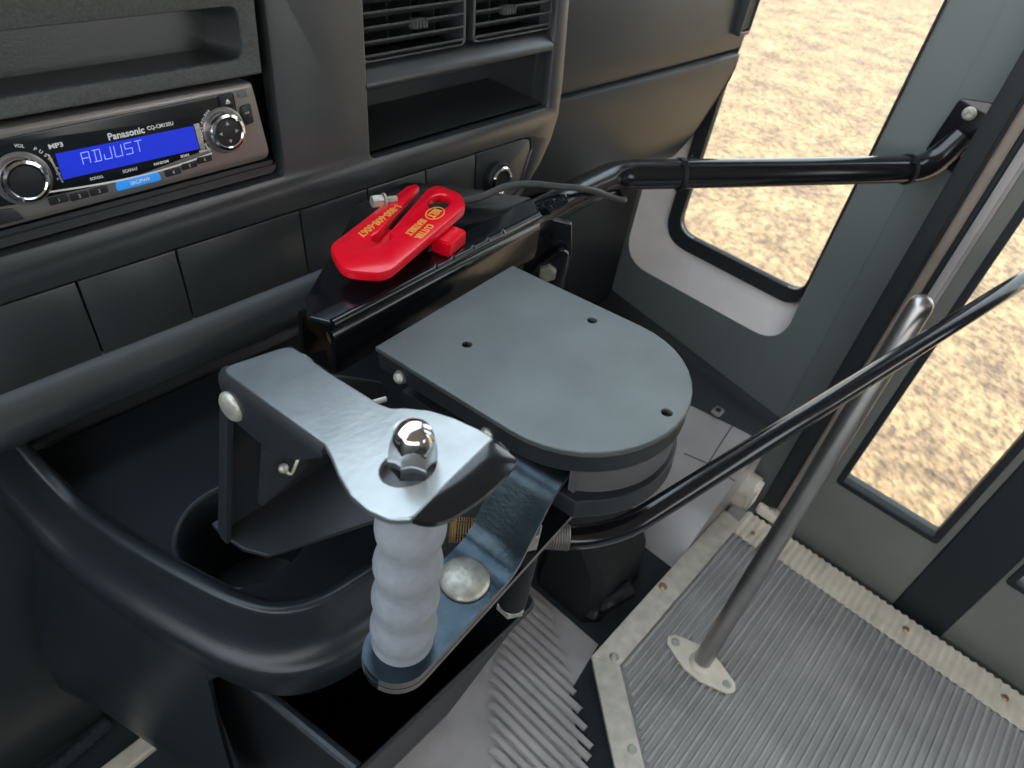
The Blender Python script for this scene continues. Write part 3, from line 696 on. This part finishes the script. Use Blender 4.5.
# side gusset below the tube with hex bolt
FG = frame((0.462, 0.3400, 0), (0.62, -0.78, 0), (0, 0, 1))
g1 = rpoly([(-0.004, 0.560), (0.034, 0.556), (0.040, 0.525), (0.036, 0.455), (-0.004, 0.455), (-0.002, 0.53)], [.002, .003, .006, .003, .003, .003])
gs = obj('gusset', plate([g1], 0.006, 0.001, FG @ M.Translation((0, 0, -0.003))), 'gloss', rail)
g2 = rpoly([(0.000, 0.45), (0.040, 0.45), (0.036, 0.532), (0.028, 0.535), (0.008, 0.512)], [.003, .003, .006, .006, .01])
obj('gusset', plate([g2], 0.007, 0.0015, FG @ M.Translation((0, 0, 0.006))), 'gloss', rail)
nrm = FG.to_3x3() @ V((0, 0, 1))
obj('hex_bolt', hexnut(FG @ V((0.020, 0.510, 0.0130)), nrm, 0.0085, 0.006), 'zinc', rail)
# solid black block in place of the shadow below the rounded plate
def rect(cx_, cy_, z, w, d, ch=.25): 
    a, c = w/2, d/2; k = min(a, c)*ch
    return [(cx_-a+k, cy_-c, z), (cx_+a-k, cy_-c, z), (cx_+a, cy_-c+k, z), (cx_+a, cy_+c-k, z), (cx_+a-k, cy_+c, z), (cx_-a+k, cy_+c, z), (cx_-a, cy_+c-k, z), (cx_-a, cy_-c+k, z)]
b = loft([rect(0.47, 0.375, 0.545, .06, .03), rect(0.50, 0.365, 0.42, .07, .04), rect(0.553, 0.285, 0.20, .10, .07), rect(0.590, 0.232, 0.06, .125, .10), rect(0.592, 0.228, -0.0295, .135, .11)], True, True)
obj('shade_block', b, 'black', rail, label='black block standing in for the shadow under the rounded plate')
ft = tube([(0.545, 0.185, -0.005), (0.60, 0.166, 0.0)], [0.017, 0.014], 14)
lathe([(0.020, 0), (0.021, .01), (0.014, .02), (0.006, 0.024)], (0.545, 0.187, -0.02), seg=16, bm=ft)
obj('foot', ft, 'gloss', rail)
# flange on pillar
FP = frame((0.9265, 0, 0), (0, -1, 0), (0, 0, 1))     # local x = -y, normal toward the cab (-x)
fl = rpoly([(-0.146, 0.585), (-0.140, 0.648), (-0.108, 0.6535), (-0.0935, 0.640), (-0.1005, 0.572)], .007, 5)
obj('flange', plate([fl], 0.006, 0.0015, FP), 'gloss', rail)
obj('hex_bolt', lathe([(0.0072, 0), (0.0072, 0.0012), (0.0056, 0.0018), (0.0050, 0.0040), (0.0028, 0.0042), (0.0022, 0.0025)], (0.920, 0.1235, 0.6375), (-1, 0, 0), 18), 'zinc', rail)
obj('hex_bolt', hexnut((0.920, 0.103, 0.598), (-1, 0, 0), 0.007, 0.005), 'brass', rail)
# bolt standing on the plate behind the red cutter
lb = hexnut((0.3165, 0.3760, 0.5990), (-0.9, 0.28, 0.05), 0.0050, 0.0085)
tube([(0.3165, 0.3760, 0.599), (0.3275, 0.3726, 0.599)], 0.0026, 12, bm=lb)
lathe([(0.0058, 0), (0.0058, 0.0014)], (0.3170, 0.3759, 0.599), (0.9, -.28, -.05), 16, bm=lb)
obj('plate_bolt', lb, 'zinc', rail)

# ------------------------------------------------------------------ cable ties and cable
def zip_tie(c, ax, r, label, tail):
    ax = V(ax).normalized(); t = thing('cable_tie', label, 'cable tie', c, 'cable ties on the black rail')
    u = ax.cross(V((0, 0, 1))).normalized(); w = ax.cross(u)
    ring = [V(c) + (u*math.cos(k*2*PI/24) + w*math.sin(k*2*PI/24))*r for k in range(25)]
    rows = []
    for k in range(25):
        d = (ring[k] - V(c)).normalized()
        rows.append([ring[k] - ax*.0022, ring[k] - ax*.0022 + d*.0016, ring[k] + ax*.0022 + d*.0016, ring[k] + ax*.0022])
    obj('strap', loft(rows, True), 'black', t)
    hd = M.Translation(V(c) + V(tail)*(r + .002)) @ M.Rotation(.5, 4, 'Z')
    b = box(-.0035, .0035, -.003, .003, -.002, .0035, .0008, mtx=hd); box(-.0012, .0012, -.0005, .0005, .003, .010, mtx=hd @ M.Rotation(.5, 4, 'X'), bm=b)
    obj('head', b, 'black', t)
d1 = V((0.735, 0.2500, 0.5640)) - V((0.597, 0.347, 0.5580)); c1 = V((0.597, 0.347, 0.5580)) + d1*0.42
zip_tie(tuple(c1), tuple(d1), 0.0152, 'black cable tie round the rail next to the bend by the dashboard', (-.3, -.25, .9))
d2 = V((0.9080, 0.1330, 0.5730)) - V((0.735, 0.2500, 0.5640)); c2 = V((0.735, 0.25, 0.564)) + d2*0.875
zip_tie(tuple(c2), tuple(d2), 0.0152, 'black cable tie round the rail near its flange on the pillar', (-.45, -.3, .8))
cb = catmull([(0.385, 0.372, 0.581), (0.3946, 0.3660, 0.580), (0.4120, 0.3615, 0.581), (0.4400, 0.3600, 0.583), (0.4660, 0.3540, 0.581), (0.4926, 0.3400, 0.577), (0.5120, 0.3310, 0.574), (0.5330, 0.3260, 0.567), (0.5540, 0.3210, 0.557), (0.5760, 0.3200, 0.548), (0.595, 0.331, 0.540), (0.604, 0.344, 0.538)], 8)
tag(obj('cable', tube(cb, 0.0031, 12), 'cable'), 'thin grey black cable curving from behind the red cutter over the rail', 'cable')

# ------------------------------------------------------------------ red belt cutter
cut = thing('belt_cutter', 'red plastic seat belt cutter with yellow print on the black plate', 'belt cutter', (0.31, 0.345, 0.576))
ol = [(0.2478, 0.3495), (0.2375, 0.3215), (0.2575, 0.3010), (0.3665, 0.3365), (0.3785, 0.3540), (0.3715, 0.3755), (0.3595, 0.3735), (0.2935, 0.3405),
      (0.2915, 0.3345), (0.2850, 0.3305), (0.2780, 0.3325), (0.2755, 0.3385), (0.2800, 0.3435), (0.2870, 0.3450), (0.3575, 0.3800), (0.3590, 0.3850), (0.3510, 0.3865)]
ol = rpoly(ol, [.014, .016, .018, .014, .014, .007, .005, .001, .002, .003, .003, .003, .002, .001, .002, .003, .005], 8)
hole = circ(0.3540, 0.3530, 0.0135, 24, 0.0082, 0.45)
obj('blade_body', plate([ol, hole], 0.0078, 0.0013, M.Translation((0, 0, 0.5897))), 'red', cut)
b = box(-.012, .014, -.008, .008, 0, .0125, .0015, mtx=M.Translation((0.3370, 0.3240, 0.5762)) @ M.Rotation(.28, 4, 'Z'))
box(-.016, .016, -.004, .004, 0, .0125, .0015, mtx=M.Translation((0.2930, 0.3635, 0.5762)) @ M.Rotation(.33, 4, 'Z'), bm=b)
box(-.018, .018, -.007, .007, 0, .0130, .0015, mtx=M.Translation((0.290, 0.345, 0.5762)) @ M.Rotation(.28, 4, 'Z'), bm=b)
obj('holder', b, 'red', cut)
b = bmesh.new()
T_ = lambda x, y, a: M.Translation((x, y, 0.5977)) @ M.Rotation(a + PI, 4, 'Z')
text('1-800-608-6067', 0.0085, T_(0.2985, 0.3570, 0.335), bm=b, bold=.0001)
text('SEATBELT', 0.0074, T_(0.3130, 0.3345, 0.36), bm=b, bold=.0002, sx=.80); text('CUTTER', 0.0074, T_(0.3140, 0.3265, 0.36), bm=b, bold=.0002, sx=.80)
text('BELT', 0.0085, T_(0.3380, 0.3420, 0.36), bm=b, bold=.0003, sx=.75)
plate([circ(0.3385, 0.3415, 0.0105, 20, 0.0066, .40), circ(0.3385, 0.3415, 0.0096, 20, 0.0057, .40)], 0.0003, 0, M.Translation((0, 0, 0.5975)), bm=b)
obj('lettering', b, 'yellow', cut, label='yellow printed words and phone number')

# ------------------------------------------------------------------ D-shaped plate
un = V((0.1364, 0.0052, 0.0067)).normalized(); ln = V((0.0045, -0.0920, 0.0082))
FDp = frame((0.2320, 0.2815, 0.5607), un, -ln)        # x along back edge, y toward dash (outwards is -y), z up
wd = 0.1400
def dshape(x0, x1, l0, ltot, n=20):
    r = (x1 - x0)/2; cx_ = (x0 + x1)/2; ly = ltot - r*1.0
    return [(x1, -l0)] + [(cx_ + r*math.cos(-PI*k/n), -ly + r*1.0*math.sin(-PI*k/n)) for k in range(n + 1)] + [(x0, -l0)]
def dclip(c, x0, x1, l0, lt):
    pts = dshape(x0, x1, l0, lt, 40); kp_ = [p for p in pts if p[0] > c + .002]
    out = [p for p in pts if p[0] <= c + .002 and p[1] < -l0 - .01][0:1]
    return kp_ + [(c, out[0][1] if out else kp_[-1][1]), (c, -l0)]
tray = thing('mounting_plate', 'matt black steel plate with a rounded end and three small holes', 'plate', tuple(FDp @ V((wd/2, -.09, -.06))))
dsk = dshape(0.0, wd, 0.0, 0.187)
hl = []
for w_ in ((0.2761, 0.2409, 0.5665), (0.3569, 0.1985, 0.5745), (0.3126, 0.1083, 0.5801)):
    p = FDp.inverted() @ V(w_); hl.append(circ(p.x, p.y, 0.0034, 14))
obj('top_plate', plate([dsk] + hl, 0.004, 0.0008, FDp @ M.Translation((0, 0, -0.004))), 'plate', tray, 18)  # lighter than the skirt: sheen on the top is put into the colour
obj('rim_skirt', plate([dshape(0.0008, wd - .0008, .001, 0.1862)], 0.0138, 0.001, FDp @ M.Translation((0, 0, -0.0179))), 'edge', tray, 18)  # same finish as the top, coloured darker where the sheen is missing
obj('spacer', plate([dclip(0.020, 0.014, wd - .005, .02, 0.181)[:-1] + [(0.020, -0.1525), (0.080, -0.1525), (0.080, -0.02)]], 0.0272, 0.0003, FDp @ M.Translation((0, 0, -0.0455))), 'spacer', tray, 18)
lowp = obj('lower_plate', plate([dclip(0.015, 0.004, wd - .001, .004, 0.1850)], 0.0155, 0.001, FDp @ M.Translation((0, 0, -0.0612))), 'edge', tray, 18)
# small studs on the left side of the plate stack
for l_, h_, x_ in ((0.022, -0.014, 0.001), (0.098, -0.016, 0.002), (0.138, -0.016, 0.013)):
    o_ = FDp @ V((x_, -l_, h_))
    obj('stud', lathe([(0.0048, 0), (0.0046, 0.002), (0.0033, 0.0046), (0.001, 0.0056)], o_, (-0.8, -0.35, .35), 16), 'zinc', tray)
pc = V((0.3030, 0.1720, 0))

# ------------------------------------------------------------------ door lever (straps, grip, bolts)
lev = thing('door_lever', 'hand lever of bolted steel straps with a grey finger grip', 'lever', (0.131, 0.138, 0.40))
GA = V((0.1345, 0.1425, 0))
sd = V((0.9955, 0.094, 0)).normalized(); sp_ = V((-sd.y, sd.x, 0))
def strap(prof, hw, th, round0=True):
    """prof: list of (distance along strap, z of top surface)"""
    rows = []
    def sec(d, z, w, dz): 
        c = GA + sd*d
        return [c + sp_*w + V((0, 0, z)), c + sp_*w*.0 + V((0, 0, z)), c - sp_*w + V((0, 0, z)), c - sp_*w + V((0, 0, z - th)), c + V((0, 0, z - th)), c + sp_*w + V((0, 0, z - th))]
    d0, z0 = prof[0]
    if round0:
        for k in range(8):
            a = PI/2*(k/8); rows.append(sec(d0 - hw*math.cos(a), z0, max(.0012, hw*math.sin(a)), 0))
    for d, z in prof: rows.append(sec(d, z, hw, 0))
    return loft([[tuple(p) for p in r] for r in rows], True, True)
def sm(prof):
    pts = smooth_path([(d, 0, z) for d, z in prof], 0.014, 8); return [(p.x, p.z) for p in pts]
s1 = strap(sm([(0.0, 0.4800), (0.084, 0.4800), (0.112, 0.5310), (0.126, 0.5400), (0.163, 0.5405)]), 0.0200, 0.0062)
bmesh.ops.bevel(s1, geom=[e for e in s1.edges if e.calc_face_angle(0) > 1.2], offset=0.0021, segments=1, affect='EDGES')
obj('upper_strap', s1, 'strap', lev, 40, 'blue black steel strap with a joggle')
s2 = strap([(0.0, 0.4738), (0.162, 0.4743)], 0.0204, 0.0052)
bmesh.ops.bevel(s2, geom=[e for e in s2.edges if e.calc_face_angle(0) > 1.2], offset=0.0018, segments=1, affect='EDGES')
obj('lower_strap', s2, 'gloss', lev, 24)
def crv(d, off, z): return GA + sd*d + sp_*off + V((0, 0, z))
obj('carriage_bolt', lathe([(0.0156, 0), (0.0160, 0.0012), (0.0154, 0.0024), (0.0125, 0.0040), (0.0080, 0.0052), (0.0035, 0.0057), (0.0003, 0.0058)], crv(0.0588, 0.0008, 0.4800), seg=40), 'zinc', lev, 60, 'large domed carriage bolt head')
for so_ in [o for o in lev.children if o.name.startswith(('upper_strap', 'lower_strap'))]:
    so_.data.materials.append(MATS['steel_edge'])
    for p in so_.data.polygons:
        if abs(p.normal.z) < 0.6 and abs(p.normal.y) > 0.3: p.material_index = 1
b = hexnut(crv(0.0588, 0, 0.4610), (0, 0, 1), 0.0125, 0.0075); lathe([(0.006, 0), (0.006, 0.01)], crv(0.0588, 0, 0.4540), seg=14, bm=b)
obj('bolt_nut', b, 'zinc', lev)
# finger grip
prof = []
n = 60; zb, zt = 0.4802, 0.6330
for k in range(n + 1):
    t = k/n; z = zb + (zt - zb)*t
    base = 0.0178 - 0.0030*t
    w = (0.0011*math.cos(2*PI*(t*4.85 + 0.42))) if 0.03 < t else 0.0
    prof.append((base + w, z))
prof = [(0.005, zb)] + [(0.0176, zb + .0002)] + prof[2:] + [(0.005, zt)]
GB, GT = V((0.1320, 0.1370, 0)), V((0.1320, 0.1370, 0))
gb = lathe([(r, z) for r, z in prof], (0, 0, 0), seg=40)
for v in gb.verts:
    t = (v.co.z - zb)/(zt - zb); v.co.x += 0.1405 + (0.1365 - 0.1405)*t; v.co.y += 0.1460 + (0.1400 - 0.1460)*t
obj('finger_grip', gb, 'grip', lev, 80, 'pale grey ridged plastic grip')
obj('grip_bolt', lathe([(0.006, 0.628), (0.006, 0.655)], GA + V((0.0015, 0.002, 0)), seg=14), 'zinc', lev)
# acorn nut on top of the grip
ac = V((0.1335, 0.1385, 0.6400)); rr = 0.0098; rows = []
for h, k6, rad in ((0.0, 1, 0.0096), (0.0008, 1, 0.0102), (0.0085, 1, 0.0099), (0.0125, .75, 0.0096), (0.0150, .4, 0.0093), (0.0185, .1, 0.0085), (0.0210, 0, 0.0070), (0.0228, 0, 0.0045), (0.0235, 0, 0.0020)):
    row = []
    for k in range(48):
        a = 2*PI*k/48 + .35; hexr = rad*math.cos(PI/6)/math.cos((a - .35) % (PI/3) - PI/6)
        r = hexr*k6 + rad*.94*(1 - k6); row.append((ac.x + r*math.cos(a), ac.y + r*math.sin(a), ac.z + h))
    rows.append(row)
obj('acorn_nut', loft(rows, True, True), 'chrome', lev, 22, 'bright chrome acorn nut')
# rod joint between the straps: nut above, sleeve below
jd = V((0.2475, 0.1440, 0.0))
obj('joint_nut', hexnut((jd.x - .002, jd.y, 0.4752), (0, 0, 1), 0.0100, 0.016), 'zinc', lev)
obj('joint_sleeve', lathe([(0.0100, 0.4680), (0.0105, 0.4180), (0.0107, 0.3990)], (jd.x, jd.y, 0), seg=24), 'black', lev)
obj('sleeve_nut', hexnut((jd.x, jd.y, 0.3915), (0, 0, 1), 0.0115, 0.008), 'zinc', lev)
obj('pivot_shaft', lathe([(0.016, 0.40), (0.0165, 0.516)], (pc.x + .012, pc.y + .004, 0), seg=24), 'edge', tray)

# ------------------------------------------------------------------ door latch (L bracket + folding arm)
lat = thing('door_latch', 'steel latch arm hinged on a black L bracket above the cup holder', 'latch', (0.14, 0.24, 0.48))
AN = V((0, 0.19, 1)).normalized(); AO = V((0.1320, 0.1370, 0.6420))
FA = frame(AO, (1, 0, 0), (0, 1, -0.19))
CAMP = V((0, 0, 0.86))
def onarm(x, y, z):            # carry a point measured at z=.605 along its sight line onto the arm plane
    d = V((x, y, z)) - CAMP; t = (AO - CAMP).dot(AN)/d.dot(AN); p = FA.inverted() @ (CAMP + d*t); return (p.x, p.y)
plan = [(0.1245, 0.2756), (0.1626, 0.2695), (0.1652, 0.2375), (0.1700, 0.2030), (0.1725, 0.1965), (0.1780, 0.1925), (0.1867, 0.1829), (0.1925, 0.1705), (0.1965, 0.1565), (0.1975, 0.1475),
        (0.1640, 0.1425), (0.1345, 0.1375), (0.1265, 0.1440), (0.1228, 0.1545), (0.1225, 0.1660), (0.1258, 0.1790), (0.1300, 0.1900), (0.1325, 0.1985)]
ap = [onarm(a, c, 0.605) for a, c in plan]
rd = [.006, .008, .02, .012, .006, .01, .02, .02, .01, .002, 0, .004, .01, .01, .01, .01, .012, .004]
aol = rpoly(ap, rd, 4)
nh = circ(-0.0015, 0.0010, 0.0118, 24, 0.0110)
b = plate([aol, nh], 0.0035, 0.0008, FA @ M.Translation((0, 0, -0.0035)))
arm = obj('arm', b, 'arm', lat, 20, 'black painted arm with a rounded head, sky reflection put into its pale colour')
# turned-down lip at the head
f0, f1 = V((*ap[9], 0)), V((*ap[11], 0))
lipo = catmull([V((*onarm(a_, c_, 0.605), -0.0065)) for a_, c_ in ((0.2020, 0.1415), (0.2000, 0.1345), (0.1850, 0.1316), (0.1680, 0.1304), (0.1460, 0.1326), (0.1345, 0.1373))], 6)
rows = []
for k, q_ in enumerate(lipo):
    t = k/(len(lipo) - 1); p = f0.lerp(f1, t); q_ = V((q_.x, q_.y, -0.0068*min(1, (q_ - p).xy.length/0.008)))
    m_ = p.lerp(q_, .4); m_.z = q_.z*.22
    rows.append([FA @ (p + V((0, 0.0004, -0.0003))), FA @ m_, FA @ q_, FA @ (q_ + V((0, 0.001, -.0030))), FA @ (p + V((0, 0.001, -0.0035)))])
obj('lip', loft(rows, True), 'gloss', lat, 50, 'bent lip of the arm, dark reflection put into its colour')  # same metal as the arm; its dark reflection is painted as black
# rounded fold and side flange on the left
le = [V((*ap[0], 0)), V((*ap[0], 0)).lerp(V((*ap[17], 0)), .33), V((*ap[0], 0)).lerp(V((*ap[17], 0)), .66), V((*ap[17], 0))]
dep = [0.028, 0.030, 0.024, 0.006]
rows = []
for p, d in zip(catmull([tuple(q_) for q_ in le], 5), [x.x for x in catmull([(q_, 0, 0) for q_ in dep], 5)]):
    rows.append([FA @ (p + V((0.004, 0, 0.0))), FA @ (p + V((0.0008, 0, -0.0006))), FA @ (p + V((-0.0018, 0, -0.003))), FA @ (p + V((-0.0026, 0, -0.007))), FA @ (p + V((-0.0026, 0, -d))), FA @ (p + V((0.0008, 0, -d))), FA @ (p + V((0.0010, 0, -0.007))), FA @ (p + V((0.004, 0, -0.0034)))])
obj('side_flange', loft(rows, True, True), 'edge', lat, 60)  # part of the arm, coloured darker to paint in its dark reflection
re_ = [V((*ap[1], 0)), V((*ap[1], 0)).lerp(V((*ap[2], 0)), .8)]
rows = [[FA @ (p + V((-0.003, 0, 0))), FA @ (p + V((0.0006, 0, -.001))), FA @ (p + V((0.0014, 0, -.005))), FA @ (p + V((0.0014, 0, -d))), FA @ (p + V((-0.0016, 0, -d))), FA @ (p + V((-.003, 0, -.0034)))] for p, d in ((re_[0], .030), (re_[1], .012))]
obj('side_flange', loft(rows, True, True), 'edge', lat, 60)  # dark reflection put into the colour, like the left flange
# rivets
pv = V((*ap[0], 0)).lerp(V((*ap[17], 0)), .10)
rv = FA @ (pv + V((-0.0028, 0, -0.0175)))
obj('rivet', lathe([(0.0083, 0), (0.0083, 0.0012), (0.0070, 0.0026), (0.0004, 0.0032)], rv, (-1, -0.12, 0.05), 28), 'zinc', lat, 50, 'large flat pale rivet head')
rv2 = FA @ (V((*ap[1], 0)) + V((0.0012, -0.006, -0.0120)))
obj('rivet', lathe([(0.0075, 0), (0.0070, 0.003), (0.003, 0.0055), (0.0004, 0.006)], rv2, (1, 0.0, 0.10), 20), 'zinc', lat)
obj('pivot_pin', lathe([(0.0042, 0), (0.0042, 0.040)], rv, (1, 0.0, 0.0), 14), 'zinc', lat)
# L bracket
bz = 0.485
c0, c1_, c2_, c3_ = V((0.1035, 0.2700, bz)), V((0.1113, 0.2414, bz)), V((0.1790, 0.2170, bz)), V((0.215, 0.2790, bz))
bpl = rpoly([(c0.x, c0.y + .002), (c1_.x - .004, c1_.y + .012), (c1_.x + .004, c1_.y - .002), (c2_.x, c2_.y), (0.245, 0.215), (0.245, 0.282), (c0.x, 0.282)], [.002, .004, .004, .01, .004, .002, .001], 4)
obj('bracket_base', plate([bpl], 0.0035, 0.0007, M.Translation((0, 0, bz - .0035))), 'edge', lat, 20)
FB = frame((0.1035, 0.2720, bz - .0035), (1, 0.05, 0), (0.010, -0.045, 1))
bk = rpoly([(x_ + .135*y_, y_) for x_, y_ in [(0, 0), (0.142, 0), (0.130, 0.045), (0.045, 0.105), (0.006, 0.112), (0.001, 0.108)]], [.001, .002, .03, .02, .004, .008], 4)
obj('bracket_back', plate([bk], 0.0035, 0.0007, FB @ M.Translation((0, 0, -0.0035))), 'edge', lat, 20)
obj('bracket_edge', box(-0.001, 0.0025, 0.0, 0.106, 0, 0.008, 0.0008, mtx=FB @ M(((1, .135, 0, 0), (0, 1, 0, 0), (0, 0, 1, 0), (0, 0, 0, 1)))), 'edge', lat)
cpn = catmull([FB @ V(p) for p in ((0.028, 0.070, 0.030), (0.030, 0.066, 0.033), (0.034, 0.068, 0.032), (0.041, 0.076, 0.030), (0.048, 0.0795, 0.028), (0.052, 0.0805, 0.027), (0.053, 0.083, 0.027))], 6)
b = tube(cpn, 0.0010, 8)
bmesh.ops.create_icosphere(b, subdivisions=2, radius=0.0030, matrix=M.Translation(FB @ V((0.028, 0.070, 0.030))))
obj('cotter_pin', b, 'zinc', lat)
obj('inner_cheek', plate([rpoly([(0.014, 0.040), (0.048, 0.050), (0.052, 0.095), (0.022, 0.098)], .003)], 0.003, 0.0006, FB @ M.Translation((0, 0, 0.022))), 'edge', lat)
# thin brace from bracket to the plate
br = tube([(0.172, 0.262, 0.5480), (0.214, 0.249, 0.5480)], 0.0018, 10)
tag(obj('brace_wire', br, 'zinc'), 'thin pale metal bar between the latch arm and the rounded plate', 'bar')

# ------------------------------------------------------------------ linkage rod
rod = thing('linkage_rod', 'long glossy black bent rod running from the lever towards the door', 'rod', (0.5, 0.06, 0.45))
RA, RB = V((0.2270, 0.1900, 0.4585)), V((0.3000, 0.1115, 0.4585))
rpth = smooth_path([RA, RB, (0.878, -0.0215, 0.5345)], 0.036, 12)
obj('rod_bar', tube(rpth, 0.0088, 24), 'gloss', rod)
def threads(a, c, r):
    a, c = V(a), V(c); b = bmesh.new(); n_ = int((c - a).length/0.0017)
    pts, rs = [], []
    for k in range(n_*2 + 1):
        pts.append(a.lerp(c, k/(n_*2))); rs.append(r + (0.0007 if k % 2 else 0))
    return tube(pts, rs, 18, True, b)
dr = (RB - RA).normalized()
obj('thread', threads(RA - dr*.004, RA + dr*.026, 0.0086), 'brass', rod, 60, 'brass coloured thread')
obj('thread', threads(RA + dr*.058, RA + dr*.080, 0.0090), 'steel_edge', rod, 60)

# ------------------------------------------------------------------ grab pole
gp = thing('grab_pole', 'slim leaning metal grab pole bolted to the ribbed platform', 'pole', (0.5755, 0.0325, 0.0))
pa, pb_ = V((0.5755, 0.0325, 0.001)), V((0.7330, 0.0500, 0.506)); pd = (pb_ - pa).normalized()
pts = [pa + (pb_ - pa)*k/12 for k in range(13)]; rs = [0.0118 + .0006*k/12 for k in range(13)]
for k in range(1, 6):
    a = k/5*PI/2; pts.append(pb_ + pd*0.0124*math.sin(a)); rs.append(max(.0006, 0.0124*math.cos(a)))
obj('tube', tube(pts, rs, 28), 'pole', gp, 60)
dm = [(0.0, 0.053), (0.010, 0.047), (0.023, 0.012), (0.023, -0.012), (0.010, -0.047), (0.0, -0.053), (-0.010, -0.047), (-0.023, -0.012), (-0.023, 0.012), (-0.010, 0.047)]
fl = obj('base_flange', plate([rpoly(dm, .006, 4)], 0.0035, 0.0008, M.Translation((0.5755, 0.0325, 0.0016))), 'alu_bright', gp, label='pale diamond shaped base flange')
obj('collar', lathe([(0.0165, 0.003), (0.0150, 0.006), (0.0125, 0.0085)], pa, (pd + V((0, 0, 1))).normalized(), 24), 'alu_bright', gp)
for s in (1, -1): screw(0.5755, 0.0325 + s*0.040, 0.0046, fl, 'zinc', 0.0058)
